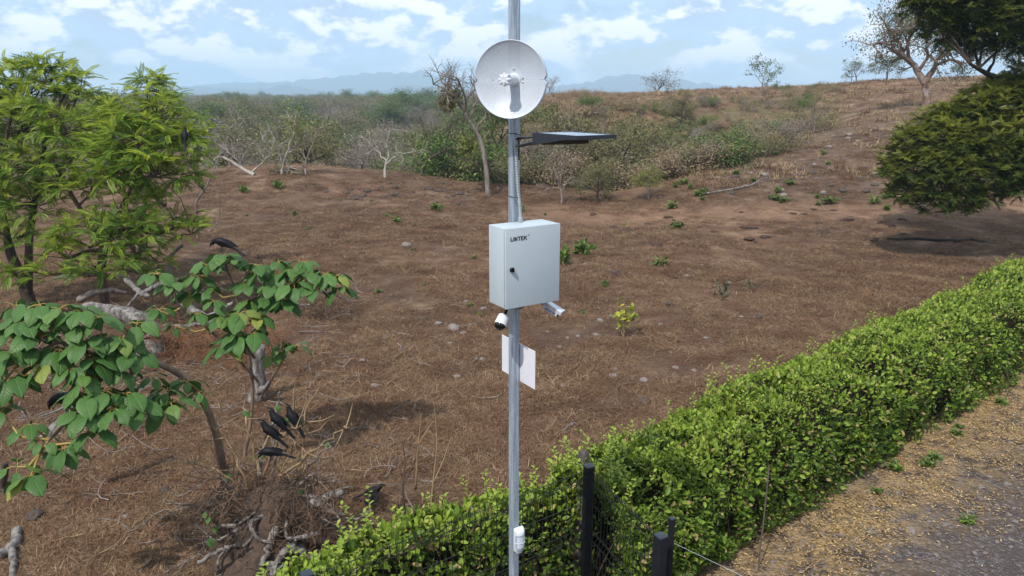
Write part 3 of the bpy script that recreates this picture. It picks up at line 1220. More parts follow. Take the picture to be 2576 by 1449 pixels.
def build_sign():
    h = PWID / 2
    loc = pole_box_loc(h + .003, 0.0)
    o = empty('sign_board', (loc[0], loc[1], 2.745), YAW)
    tag(o, 'blank white rectangular board fixed behind the pole', 'sign')
    b = BM().box(0, .004, -.205, .205, 0, .262, .001)
    lp('board', b, M_SIGN, o, False)
    for zz in (.05, .21):
        b = BM().box(-.003, .0, -.012, .012, zz - .008, zz + .008)
        lp('clip', b, M_GALV2, o, False)


build_sign()
# ------------------------------------------------------------------ fence
M_FENCE = pm('black coated wire', (0.010, 0.014, 0.012), 0.45, vscale=15)
M_POST = pm('black steel post', (0.006, 0.0065, 0.009), 0.7, var=(0.010, 0.011, 0.015), vscale=6, spec=.2)
M_CAP = pm('plastic post cap', (0.02, 0.026, 0.040), 0.4)
FA = np.array([0.663, 5.80])
FB = np.array([1.08, 4.755])
FDIR1 = np.array([-0.807, -0.590])
FEND = FA + FDIR1 * 2.52
FH = 1.5


def fence_panel(o, a, b, ztop, first=0.06):
    """each wire its own part; 3D panel with folded upper edge"""
    d = (b - a)
    L = np.linalg.norm(d)
    d = d / L
    nrml = np.array([-d[1], d[0]])
    n = int(L / 0.052)
    fold = [(ztop - .10, 0), (ztop - .055, .022), (ztop - .015, 0)]
    folds = [ztop - .055, ztop - .60]
    zs, off = [], []
    for f in folds:
        zs += [f + .05, f, f - .05]
        off += [0, .024, 0]
    prof = [(ztop + .03, 0)] + list(zip(zs, off)) + [(0.06, 0)]
    tub = [(np.array([[0, 0, 0]] * len(prof), float) + np.array([[nrml[0] * k, nrml[1] * k, z] for z, k in prof]), np.full(len(prof), .0030), 5)]
    V, F = tubes_geo(tub)
    me = mesh_np('wire', V, [F], True, [M_FENCE])
    for k in range(n):
        p = a + d * (0.05 + k * 0.052)
        w = ob('wire', me, None, o, False)
        w.location = (p[0] - o.location.x, p[1] - o.location.y, -o.location.z)
    zz = [ztop - .005, ztop - .055, ztop - .105, ztop - .30, ztop - .55, ztop - .60, ztop - .65, ztop - .85, ztop - 1.1, ztop - 1.35]
    oo = [0, .024, 0, 0, 0, .024, 0, 0, 0, 0]
    for z, k in zip(zz, oo):
        pa, pb = a + nrml * (k + .004), b + nrml * (k + .004)
        V, F = tubes_geo([(np.array([[*pa, z], [*pb, z]]), np.full(2, .0032), 5)])
        ob('rail_wire', mesh_np('rail_wire', V, [F], True, [M_FENCE]), None, o)


def fence_post(o, p, h, w, rz):
    b = BM().box(-w / 2, w / 2, -w / 2, w / 2, -.3, h, .003)
    q = lp('post', b, M_POST, o)
    q.location = (p[0] - o.location.x, p[1] - o.location.y, 0)
    q.rotation_euler = (0, 0, rz)
    b = BM().box(-w / 2 - .002, w / 2 + .002, -w / 2 - .002, w / 2 + .002, h - .004, h + .012, .003)
    lp('post_cap', b, M_CAP, q)
    for z in (h - .1, h - .62, h - 1.15):
        lp('wire_clamp', BM().box(-w / 2 - .008, -w / 2 + .002, -.012, .012, z - .012, z + .012, .002), M_POST, q)


def build_fence():
    o = empty('mesh_fence', (FA[0], FA[1], 0))
    tag(o, 'black welded wire mesh fence with square steel posts at its corner', 'fence')
    fence_post(o, FA, FH, .074, R(22))
    fence_post(o, FB, FH, .074, R(30))
    fence_post(o, FEND, FH, .074, R(36))
    fence_panel(o, FA + FDIR1 * .04, FEND, FH - .02)
    fence_panel(o, FA + nrm(FB - FA) * .04, FB, FH - .02)
    # lighter electric fence post with pale strands
    p = np.array([1.207, 4.98])
    o = empty('electric_fence_post', (p[0], p[1], 0))
    tag(o, 'slim black steel post with thin pale fence strands running from it', 'fence post')
    b = BM().box(-.018, .018, -.018, .018, -.3, 1.5, .002)
    q = lp('post', b, M_POST, o)
    q.rotation_euler = (0, 0, R(25))
    b = BM().box(-.0195, .0195, -.0195, .0195, 1.498, 1.512, .003)
    lp('post_cap', b, M_CAP, q)
    for z in (1.30, .95, .6):
        pts = [(0.02, 0, z), (0.70, -.62, z - .03), (1.6, -1.4, z - .02), (3.2, -2.8, z)]
        b = BM().tube(pts, .0014, 5)
        lp('strand', b, pm('pale strand', (.5, .53, .55), .4, .4), o)
        b = BM().tube([(0.012, 0, z), (0.026, -.006, z)], .009, 10)
        lp('insulator', b, M_BLACKP, o)


build_fence()


# weathered wooden post behind the corner
def build_wood_post():
    p = at_y(1462, 1200, 6.15)
    o = empty('wooden_post', (p[0], p[1], 0))
    tag(o, 'weathered grey wooden post stub beside the fence corner in the hedge', 'post')
    rng = np.random.default_rng(4)
    rings = []
    for z, r in ((-.2, .055), (.6, .053), (1.2, .05), (1.44, .047), (1.46, .040)):
        rings.append([(r * (1 + .12 * math.sin(3 * a + z) + .06 * math.sin(7 * a)) * math.cos(a) + .01 * z, r * (1 + .12 * math.sin(3 * a)) * math.sin(a), z + (.012 * math.sin(5 * a) if z > 1.4 else 0)) for a in np.linspace(0, 6.283, 18, endpoint=False)])
    lp('stub', BM().loft(rings), barkmat('weathered post', (.13, .115, .105), (.045, .038, .035), 14, .8, (1, 1, .1)), o)


build_wood_post()


# thin metal stake leaning in front of the hedge
def build_stake():
    a = ground(1906, 1443)
    b2 = at_y(1935, 1168, a[1] + 0.25)
    o = empty('metal_stake', a)
    tag(o, 'thin rusty steel rod stuck upright in front of the hedge', 'stake')
    d = b2 - a
    V, F = tubes_geo([(np.array([[0, 0, -.1], d * .33, d * .66 + np.array([.004, 0, 0]), d]), np.full(4, .0075), 8)])
    ob('rod', mesh_np('rod', V, [F]), pm('rusty rod', (.11, .085, .07), .8, .2, var=(.06, .05, .045), vscale=25), o, False)


build_stake()

# ------------------------------------------------------------------ hedges
HEDGE_COLS = ((.022, .050, .006), (.095, .172, .016), (.27, .37, .045))
M_HEDGE = leafmat('hedge leaves', HEDGE_COLS, 0.32, dead=(.40, .29, .13), rough=0.5, spec=0.32, tint=(.33, .43, .055))
M_HEDGE1 = leafmat('hedge leaf', HEDGE_COLS, 0.32, rough=0.5, spec=0.32, per_obj=True)
M_TWIG = barkmat('hedge twigs', (.12, .085, .055), (.05, .035, .025), 20, .3)


_t = np.linspace(0, math.pi, 400)
_cx = -np.sign(np.cos(_t)) * np.abs(np.cos(_t)) ** .45 * .65
_cz = np.abs(np.sin(_t)) ** .45 * 1.3
_l = np.concatenate([[0], np.cumsum(np.hypot(np.diff(_cx), np.diff(_cz)))])
S_ARC, TH_ARC = _l / _l[-1] * 3, _t


def build_hedge(name, label, pos_fn, La, Lb, wid, hgt, nleaf, size, seed, n_single, dens_pow=1.0, shoots=60, single_zone=(0, 1)):
    """pos_fn(a, b) -> x, y ; a along, b across (0 at front)"""
    rng = np.random.default_rng(seed)
    o = empty(name, (*pos_fn(np.array([La]), np.array([wid(La) / 2])).T[0], 0) if False else (float(pos_fn(La, wid(La) / 2)[0]), float(pos_fn(La, wid(La) / 2)[1]), 0))
    tag(o, label, 'hedge')

    def surf(a, s, depth):
        """s 0..1 front going up, 1..2 top front to back, 2..3 back going down"""
        w, h = wid(a), hgt(a)
        h = h * (1 + 0.07 * fbm(a, a * 0 + 3, 2.3, 3, seed) + 0.03 * fbm(a * 1.3, s * 2, .6, 2, seed + 3))
        bul = 0.13 * fbm(a, s * 1.3, 1.2, 4, seed + 7)
        th = np.interp(s, S_ARC, TH_ARC)          # 0..pi around a superellipse, even steps of length
        cx, sn = -np.cos(th), np.sin(th)
        e = 0.45
        X = np.sign(cx) * np.abs(cx) ** e
        Z = np.abs(sn) ** e
        b = w / 2 + X * (w / 2 + bul - depth)
        z = Z * (h + bul * .6 - depth)
        nb = np.sign(cx) * np.abs(cx) ** (2 - e)
        nz = np.abs(sn) ** (2 - e)
        return b, z, nb, nz

    def to_world(a, b, z):
        x, y = pos_fn(a, b)
        return np.stack([x, y, z + terrain(x, y)], -1)

    def leaves(n, sz0, zone=None, dmax=0.22, outer=False):
        a = La + (Lb - La) * rng.random(n) ** dens_pow
        s = rng.uniform(0.0, 3.0, n)
        if zone:
            a = La + (Lb - La) * rng.uniform(*zone, n)
            s = rng.uniform(.25, 1.9, n)
        depth = rng.exponential(0.05, n).clip(0, dmax) if not outer else rng.uniform(-.02, .01, n)
        if not outer:
            depth = depth + .55 * np.clip(fbm(a, s * 1.1, .55, 3, seed + 21) - .25, 0, .45) * (s < 2.2)
        b, z, nb, nz = surf(a, s, depth)
        z = np.maximum(z, 0.04)
        P = to_world(a, b, z)
        e = 0.05
        P2 = to_world(a, b + nb * e, z + nz * e)
        N = nrm(P2 - P)
        D = nrm(N * 0.55 + np.array([0, 0, .35]) + rng.normal(size=(n, 3)) * 0.55)
        U = nrm(N * .7 + np.array([0, 0, .55]) + rng.normal(size=(n, 3)) * .45)
        sc = sz0 * rng.uniform(.5, 1.35, n) * (1 + 0.5 * ((a - La) / (Lb - La)))
        thin = (s < 1.25) & (fbm(a, s * 1.2, .7, 3, seed + 13) < rng.uniform(-.9, .5, n))
        sc = np.where(thin, sc * .55, sc)
        young = np.clip(nz * 1.0 - depth * 9 + rng.normal(0, .25, n), 0, 1) * (z > 0.5)  # fresh growth; also paints the upper, outer leaves lighter as if lit
        return P, frames(D, U), sc, young
    P, M, sc, yg_lit = leaves(nleaf, size)
    V, F = stamp(OVAL[0], OVAL[1], P, M, sc)
    parts_y = [np.repeat(yg_lit * .55, 6)]
    allp = [(V, F)]
    # shoots that stick out of the clipped surface
    stems = []
    for k in range(shoots):
        a = La + (Lb - La) * rng.random() ** (dens_pow * 1.2)
        s = rng.uniform(1.0, 2.1)
        b, z, nb, nz = surf(np.array([a]), np.array([s]), np.array([0.02]))
        p = to_world(np.array([a]), b, z)[0]
        d = nrm(np.array([rng.normal() * .3, rng.normal() * .3, 1.0]))
        L = rng.uniform(.06, .30) if rng.random() < .8 else rng.uniform(.2, .4)
        q = p + d * L + np.array([rng.normal() * .05, rng.normal() * .05, 0])
        mid = (p + q) / 2 + rng.normal(size=3) * .01
        stems.append((np.array([p - d * .1, mid, q]), np.array([.003, .0025, .0015]), 4))
        n = int(L / .018)
        t = np.linspace(.15, 1, n)
        PP = p + (q - p) * t[:, None]
        az = np.arange(n) * 2.4
        D = np.stack([np.cos(az), np.sin(az), np.full(n, .55)], -1) + rng.normal(size=(n, 3)) * .2
        V, F = stamp(OVAL[0], OVAL[1], PP, frames(D, np.tile([0, 0, 1.0], (n, 1)) + D * .2), size * rng.uniform(.6, 1.0, n))
        allp.append((V, F))
        parts_y.append(np.full(n * 6, .75))
    V, F = merge(allp)
    me = mesh_np('foliage', V, F, False, [M_HEDGE])
    at = me.attributes.new('young', 'FLOAT', 'POINT')
    at.data.foreach_set('value', np.concatenate(parts_y).astype(np.float32))
    f = ob('foliage', me, None, o)
    f['kind'] = 'stuff'
    # solid core against see-through, near-black colour in place of inner shade
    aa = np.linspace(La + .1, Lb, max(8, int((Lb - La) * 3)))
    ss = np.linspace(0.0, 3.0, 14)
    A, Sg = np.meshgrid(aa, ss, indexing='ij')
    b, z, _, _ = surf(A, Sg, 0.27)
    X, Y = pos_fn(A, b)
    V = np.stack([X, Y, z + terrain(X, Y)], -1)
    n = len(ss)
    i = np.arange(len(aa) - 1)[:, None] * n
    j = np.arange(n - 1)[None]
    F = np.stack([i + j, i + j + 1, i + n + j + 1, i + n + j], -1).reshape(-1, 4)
    ob('shade_core', mesh_np('shade_core', V.reshape(-1, 3), [F]), pm('inner twig shade', (.016, .018, .008), .95, var=(.030, .022, .013), vscale=14, bump=1, bscale=22, spec=.05), o)
    # bare twigs low down
    for k in range(int((Lb - La) * 16)):
        a = rng.uniform(La, Lb)
        b0 = rng.uniform(.1, wid(a) - .1)
        p = to_world(np.array([a]), np.array([b0]), np.array([0.0]))[0]
        q = to_world(np.array([a + rng.normal() * .2]), np.array([b0 * rng.uniform(.2, .9) + rng.normal() * .05]), np.array([hgt(a) * rng.uniform(.4, .8)]))[0]
        stems.append((np.array([p, (p + q) / 2 + rng.normal(size=3) * .05, q]), np.array([.010, .007, .003]), 5))
    V, F = tubes_geo(stems)
    t = ob('twigs', mesh_np('twigs', V, [F], True, [M_TWIG]), None, o)
    t['kind'] = 'stuff'
    # the leaves that show largest, one by one
    me = mesh_np('leaf', OVAL[0] * 1.0, OVAL[1], False, [M_HEDGE1])
    P, M, sc, yg_lit = leaves(n_single, size * 1.15, single_zone, outer=True)
    for k in range(n_single):
        l = ob('leaf', me, None, o, False)
        mw = Matrix([list(M[k][0]) + [0], list(M[k][1]) + [0], list(M[k][2]) + [0], [0, 0, 0, 1]]) @ Matrix.Diagonal((sc[k], sc[k], sc[k], 1))
        mw.translation = Vector(P[k]) - o.location
        l.matrix_local = mw
    return o


def pos_main(a, b):
    return HP[0] + a * HD[0] + b * HN[0], HP[1] + a * HD[1] + b * HN[1]


build_hedge('hedge', 'long clipped green hedge running along the gravel track', pos_main, -1.30, 27.0,
            lambda a: np.interp(a, [-1.3, 2, 12, 27], [1.10, 1.25, 1.55, 1.7]),
            lambda a: np.interp(a, [-1.3, 0, 5, 12, 27], [1.28, 1.30, 1.30, 1.36, 1.45]),
            120000, .056, 11, 300, dens_pow=1.7, shoots=320, single_zone=(0.0, .2))


def pos_left(a, b):
    n = np.array([-0.59, 0.807])
    p = FA + np.array([0.0, 0.0])
    return p[0] + FDIR1[0] * a + n[0] * (b + np.interp(a, [-.3, .3, .8], [.16, .22, .30])), p[1] + FDIR1[1] * a + n[1] * (b + np.interp(a, [-.3, .3, .8], [.16, .22, .30]))


build_hedge('hedge', 'straggly green hedge growing behind the wire mesh fence panel', pos_left, -.30, 3.4,
            lambda a: np.interp(a, [0, .8, 1.6, 2.2, 3.4], [.62, .62, .66, .50, .40]),
            lambda a: np.interp(a, [0, .5, 1.0, 1.6, 2.2, 3.4], [1.12, 1.12, 1.16, 1.14, 1.08, 1.0]),
            15000, .058, 23, 160, shoots=70, single_zone=(0, .8))


# young shoots of the same hedge plant further along the fence
def build_litter():
    rng = np.random.default_rng(31)
    n = 260000
    a = rng.uniform(-2.5, 22, n)
    b = rng.uniform(-2.6, 2.5, n)
    x, y = pos_main(a, b)
    m = fbm(x, y, 1.9, 3, 40)
    front = np.exp(-((b + np.interp(a, [-.3, .3, .8], [.16, .22, .30])) / (.55 + .25 * m)) ** 2) * (0.85 + .9 * m) + .05 * np.exp(-((b + 1.7) / 1.0) ** 2) * (m > .15)
    back = .45 * np.exp(-((b - 1.75) / .5) ** 2) * (0.3 + 1.0 * m)
    keep = rng.random(n) < np.clip(front + back + 0.01, 0, 1)
    x, y = x[keep], y[keep]
    n = len(x)
    z = terrain(x, y) + .018 + rng.uniform(0, .03, n)
    D = nrm(np.stack([rng.normal(size=n), rng.normal(size=n), rng.normal(size=n) * .22], -1))
    U = np.stack([rng.normal(size=n) * .35, rng.normal(size=n) * .35, np.ones(n)], -1)
    sc = np.stack([rng.uniform(.012, .032, n), rng.uniform(.02, .052, n), rng.uniform(.02, .06, n)], -1)
    V, F = stamp(OVAL[0] * np.array([.9, 1, .5]), OVAL[1], np.stack([x, y, z], -1), frames(D, U), sc)
    mat = leafmat('dry leaf litter', ((.15, .085, .035), (.34, .225, .095), (.56, .41, .20)), 0.15, rough=.7, spec=.2)
    o = ob('leaf_litter', mesh_np('leaf_litter', V, F, False, [mat]))
    tag(o, 'yellow dry fallen leaves scattered along the foot of the hedge', 'leaf litter', kind='stuff')


build_litter()
# ------------------------------------------------------------------ trees
UP = np.array([0, 0, 1.0])
BARK_DARK = barkmat('dark bark', (.085, .062, .050), (.035, .026, .022), 7, .6)
BARK_GREY = barkmat('grey bark', (.25, .215, .19), (.13, .105, .09), 6, .6)
BARK_PALE = barkmat('pale bark', (.38, .345, .30), (.22, .19, .16), 5, .4)
BARK_TWIG = barkmat('twiggy grey bark', (.30, .25, .23), (.20, .16, .145), 5, .3)
BARK_RED = barkmat('peeling red bark', (.23, .145, .11), (.14, .088, .068), 3, .5, (1, 1, .6), alt=(.33, .26, .225))
BARK_NEEM = barkmat('neem bark', (.13, .085, .062), (.06, .042, .034), 9, .6)
WOOD_GREY = barkmat('weathered dead wood', (.25, .228, .212), (.070, .060, .055), 13, .9, (1, 1, .35))
WOOD_TAN = barkmat('dry tan stems', (.33, .235, .13), (.20, .135, .075), 8, .3)


def grow(rng, p, d, L, r, lev, P, tubes, tips):
    n = P['seg'][lev]
    pts, rad = [p], [r]
    q = p
    wig, upw = P['wig'][lev], P['up'][lev]
    rend = r * P['taper'][lev]
    for k in range(n):
        d = nrm(d + rng.normal(size=3) * wig + UP * upw)
        q = q + d * L / n
        pts.append(q)
        rad.append(r + (rend - r) * (k + 1) / n)
    sides = P['sides'][lev]
    tubes.append((np.array(pts), np.array(rad), sides))
    if lev == len(P['n']):
        tips.append((pts[-1], d, lev))
        tips.append((pts[len(pts) // 2], d, lev))
        return
    nc = P['n'][lev]
    az0 = rng.uniform(0, 6.28)
    for c in range(nc):
        t = P['start'][lev] + (1 - P['start'][lev]) * (c + rng.uniform(.3, 1)) / nc
        t = min(t, 1.0)
        f = t * n
        k = min(int(f), n - 1)
        pos = pts[k] + (pts[k + 1] - pts[k]) * (f - k)
        rr = (rad[k] + (rad[k + 1] - rad[k]) * (f - k)) * P['rr'][lev]
        az = az0 + c * 2.39 + rng.normal() * .3
        e1 = nrm(np.cross(d, np.array([.3, .5, .8])))
        e2 = np.cross(d, e1)
        an = P['ang'][lev] * rng.uniform(.75, 1.25)
        dd = nrm(d * math.cos(an) + (e1 * math.cos(az) + e2 * math.sin(az)) * math.sin(an))
        grow(rng, pos, dd, L * P['lr'][lev] * rng.uniform(.75, 1.2), max(rr, .003), lev + 1, P, tubes, tips)


SPEC = {
    # umbrella-shaped, leafless
    'bare': dict(n=[4, 4, 4, 3], seg=[4, 4, 3, 3, 2], wig=[.10, .16, .2, .25, .25], up=[.05, .02, .04, .05, .08], taper=[.7, .5, .45, .4, .4], sides=[8, 6, 5, 4, 3],
                 start=[.55, .35, .3, .25], rr=[.75, .7, .7, .7], ang=[.75, .75, .7, .7], lr=[.75, .62, .6, .62]),
    'twiggy': dict(n=[5, 5, 4, 4], seg=[3, 3, 3, 2, 2], wig=[.16, .2, .22, .25, .3], up=[.04, .05, .06, .08, .1], taper=[.6, .5, .45, .4, .4], sides=[7, 5, 4, 3, 3],
                   start=[.15, .25, .25, .2], rr=[.7, .68, .7, .75], ang=[.7, .7, .65, .6], lr=[.85, .68, .6, .55]),
    'leafy': dict(n=[5, 4, 3], seg=[4, 4, 3, 2], wig=[.08, .16, .2, .25], up=[.06, .02, .03, .05], taper=[.6, .5, .45, .4], sides=[8, 6, 4, 3],
                  start=[.45, .3, .3], rr=[.7, .7, .7], ang=[.85, .75, .7], lr=[.72, .62, .6]),
    'bush': dict(n=[6, 4], seg=[2, 3, 2], wig=[.1, .2, .3], up=[.02, .08, .08], taper=[.7, .5, .4], sides=[5, 4, 3],
                 start=[.0, .2], rr=[.7, .7], ang=[.9, .7], lr=[1.5, .6]),
}


def tree_geo(seed, spec, h, trunk_r, trunk_frac=.36, lean=(0, 0), leaves=0, lsize=.2, lspread=.3, flat=.7, keep=1.0, lever=.75):
    """returns trunk (V,F) and crown (V,[F]) for a tree about h tall standing at the origin"""
    rng = np.random.default_rng(seed)
    tubes, tips = [], []
    d0 = nrm(np.array([lean[0], lean[1], 1.0]))
    grow(rng, np.array([0, 0, -.15]), d0, h * trunk_frac, trunk_r, 0, SPEC[spec], tubes, tips)
    # bring the tallest tip to h
    top = max(t[0][2] for t in tips)
    k = h / top
    tubes = [(p * k, r, s) for p, r, s in tubes]
    T = tubes_geo(tubes)
    Cn = None
    if leaves:
        tp = np.array([t[0] for t in tips]) * k
        if keep < 1:
            # foliage kept in some boughs only
            f = fbm(tp[:, 0] + seed, tp[:, 1] + tp[:, 2], h * .35, 2, seed % 40)
            tp = tp[f > np.quantile(f, 1 - keep)]
        n = leaves
        idx = rng.integers(0, len(tp), n)
        off = rng.normal(size=(n, 3)) * lspread * np.array([1, 1, flat])
        pos = tp[idx] + off
        pos[:, 2] = np.maximum(pos[:, 2], .03)
        ctr = np.array([tp[:, 0].mean(), tp[:, 1].mean(), tp[:, 2].mean() - .25 * h])
        outw = nrm(pos - ctr)
        D = nrm(outw * .7 + rng.normal(size=(n, 3)) * .7 + np.array([0, 0, -.25]))
        U = nrm(UP * lever + outw * .4 + rng.normal(size=(n, 3)) * .5)
        Cn = stamp(DIAMOND[0] * np.array([1.25, 1, 1]), DIAMOND[1], pos, frames(D, U), lsize * rng.uniform(.6, 1.4, n))
    return T, Cn


def leaf_variants():
    L = {}
    L['green'] = leafmat('tree leaves green', ((.045, .085, .016), (.085, .145, .028), (.15, .21, .048)), .3, alt=(.15, .16, .06, .7))
    L['olive'] = leafmat('tree leaves olive', ((.115, .105, .040), (.19, .170, .068), (.27, .235, .10)), .3, alt=(.155, .15, .058, .8))
    L['yellow'] = leafmat('tree leaves yellow green', ((.10, .115, .022), (.19, .20, .035), (.29, .28, .06)), .3, alt=(.13, .17, .04, .7))
    L['sky'] = leafmat('thin hill leaves', ((.06, .07, .025), (.105, .11, .04), (.16, .155, .06)), .3)
    L['bright'] = leafmat('bush leaves bright', ((.045, .10, .014), (.095, .18, .025), (.17, .26, .045)), .3, alt=(.08, .12, .03, .7))
    L['brown'] = leafmat('dry brown leaves', ((.19, .115, .07), (.31, .20, .12), (.42, .29, .18)), .25, alt=(.30, .235, .14, .8))
    L['greyb'] = leafmat('dry grey twiglets', ((.13, .105, .085), (.20, .165, .135), (.28, .235, .195)), .2, alt=(.21, .175, .12, .8))
    return L


LM = leaf_variants()
PROTO = {}


def proto(key, seed, spec, h, tr, bark, leaf=None, **kw):
    T, Cn = tree_geo(seed, spec, h, tr, **kw)
    tm = mesh_np('trunk', T[0], [T[1]], True, [bark])
    cm = mesh_np('crown', Cn[0], Cn[1], False, [LM[leaf]]) if Cn else None
    # joined version for the distant mass
    parts = [(T[0], [T[1]])]
    mats = [bark]
    mi = [np.zeros(len(T[1]))]
    if Cn:
        parts.append(Cn)
        mats.append(LM[leaf])
        mi += [np.ones(len(f)) for f in Cn[1]]
    V, F = merge(parts)
    jm = mesh_np(key, V, F, True, mats, mi)
    PROTO[key] = dict(trunk=tm, crown=cm, joined=jm, h=h)


proto('bare_a', 1, 'bare', 6.0, .16, BARK_TWIG, 'greyb', leaves=700, lsize=.14, lspread=.22)
proto('bare_b', 2, 'bare', 5.5, .14, BARK_GREY, 'greyb', leaves=500, lsize=.13, lspread=.22, lean=(.2, 0))
proto('bare_c', 3, 'twiggy', 4.2, .10, BARK_TWIG, 'greyb', leaves=900, lsize=.13, lspread=.2)
proto('pale_a', 8, 'bare', 5.0, .13, BARK_PALE, 'olive', leaves=200, lsize=.13, lspread=.2, lean=(-.2, 0))
proto('olive_a', 4, 'leafy', 5.5, .15, BARK_DARK, 'olive', leaves=6000, lsize=.125, lspread=.34, keep=.85)
proto('olive_b', 5, 'leafy', 5.0, .13, BARK_DARK, 'olive', leaves=4500, lsize=.12, lspread=.32, keep=.7, trunk_frac=.42)
proto('green_a', 6, 'leafy', 6.0, .18, BARK_DARK, 'green', leaves=7500, lsize=.135, lspread=.38)
proto('green_b', 7, 'leafy', 5.2, .15, BARK_DARK, 'green', leaves=6000, lsize=.125, lspread=.34, flat=.5, trunk_frac=.45)
proto('yellow_a', 9, 'leafy', 4.6, .12, BARK_GREY, 'yellow', leaves=4800, lsize=.115, lspread=.32, keep=.8)
proto('thin_a', 10, 'leafy', 4.6, .075, BARK_GREY, 'green', leaves=1500, lsize=.13, lspread=.18, flat=.5, keep=.8, trunk_frac=1.1, lean=(.16, 0))
proto('wispy_a', 18, 'bare', 4.6, .07, BARK_GREY, 'yellow', leaves=1100, lsize=.09, lspread=.16, keep=.5)
proto('bush_bright', 12, 'bush', 1.6, .03, BARK_DARK, 'bright', leaves=2600, lsize=.085, lspread=.24)
proto('bush_olive', 13, 'bush', 1.7, .03, BARK_GREY, 'olive', leaves=2200, lsize=.08, lspread=.24)
proto('bush_brown', 14, 'bush', 1.5, .025, BARK_TWIG, 'brown', leaves=2000, lsize=.075, lspread=.22)
proto('bush_grey', 15, 'twiggy', 1.8, .035, BARK_TWIG, 'greyb', leaves=1100, lsize=.06, lspread=.12)
proto('bush_green', 16, 'bush', 2.0, .035, BARK_DARK, 'green', leaves=2800, lsize=.09, lspread=.28)


def place_tree(key, name, label, ux, uy, top=None, dist=None, height=None, rz=0, group=None, cat='tree', sx=1.0):
    """stand a tree where its foot shows at (ux, uy); top = row of its highest twig"""
    if dist is None:
        p = ground(ux, uy)
    else:
        q = at_y(ux, 400, dist)
        p = np.array([q[0], q[1], gz(q[0], q[1])])
    P = PROTO[key]
    if height is None:
        q = at_y(ux, top, p[1])
        height = q[2] - p[2]
    s = height / P['h']
    o = empty(name, p, rz)
    o.scale = (s * sx, s * sx, s)
    tag(o, label, cat, group)
    ob('trunk', P['trunk'], None, o, False)
    if P['crown']:
        ob('crown', P['crown'], None, o, False)
    return o


def stem_tree(name, label, base, trunk_pts, limbs, bark, spec, seed, sub_len, sub_r, cat='tree', group=None, leaf=None, lkw=None, base_r=.12):
    """a tree with drawn trunk and limbs (world points) and grown twigs at the limb ends"""
    rng = np.random.default_rng(seed)
    o = empty(name, base)
    tag(o, label, cat, group)
    tubes, tips = [], []
    tp = np.array(trunk_pts)

    def smooth(pts, n):
        pts = np.array(pts, float)
        t = np.linspace(0, len(pts) - 1, n)
        out = np.stack([np.interp(t, range(len(pts)), pts[:, k]) for k in range(3)], -1)
        for _ in range(2):
            out[1:-1] = (out[:-2] + 2 * out[1:-1] + out[2:]) / 4
        return out
    sp = smooth(tp, 14)
    tubes.append((sp, np.linspace(base_r, base_r * .62, 14), 9))
    P = SPEC[spec]
    for pts, r0 in limbs:
        s = smooth(pts, 9)
        s[1:-1] += rng.normal(size=(7, 3)) * sub_len * .035
        tubes.append((s, np.linspace(r0, r0 * .4, 9), 6))
        for k in (3, 4, 5, 6, 7, 8, 8):
            d = nrm(s[k] - s[k - 1] + rng.normal(size=3) * .45 + UP * .25)
            grow(rng, s[k], d, sub_len * rng.uniform(.7, 1.1), sub_r, len(P['n']) - 2, P, tubes, tips)
    V, F = tubes_geo(tubes)
    ob('trunk', mesh_np('trunk', V, [F], True, [bark]), None, o)
    if leaf:
        tpz = np.array([t[0] for t in tips])
        n = lkw['n']
        idx = rng.integers(0, len(tpz), n)
        pos = tpz[idx] + rng.normal(size=(n, 3)) * lkw['spread']
        D = rand_dirs(rng, n)
        U = nrm(UP + rng.normal(size=(n, 3)) * .6)
        V, F = stamp(DIAMOND[0] * np.array([1.2, 1, 1]), DIAMOND[1], pos, frames(D, U), lkw['size'] * rng.uniform(.6, 1.3, n))
        ob('crown', mesh_np('crown', V, F, False, [LM[leaf]]), None, o)
    return o


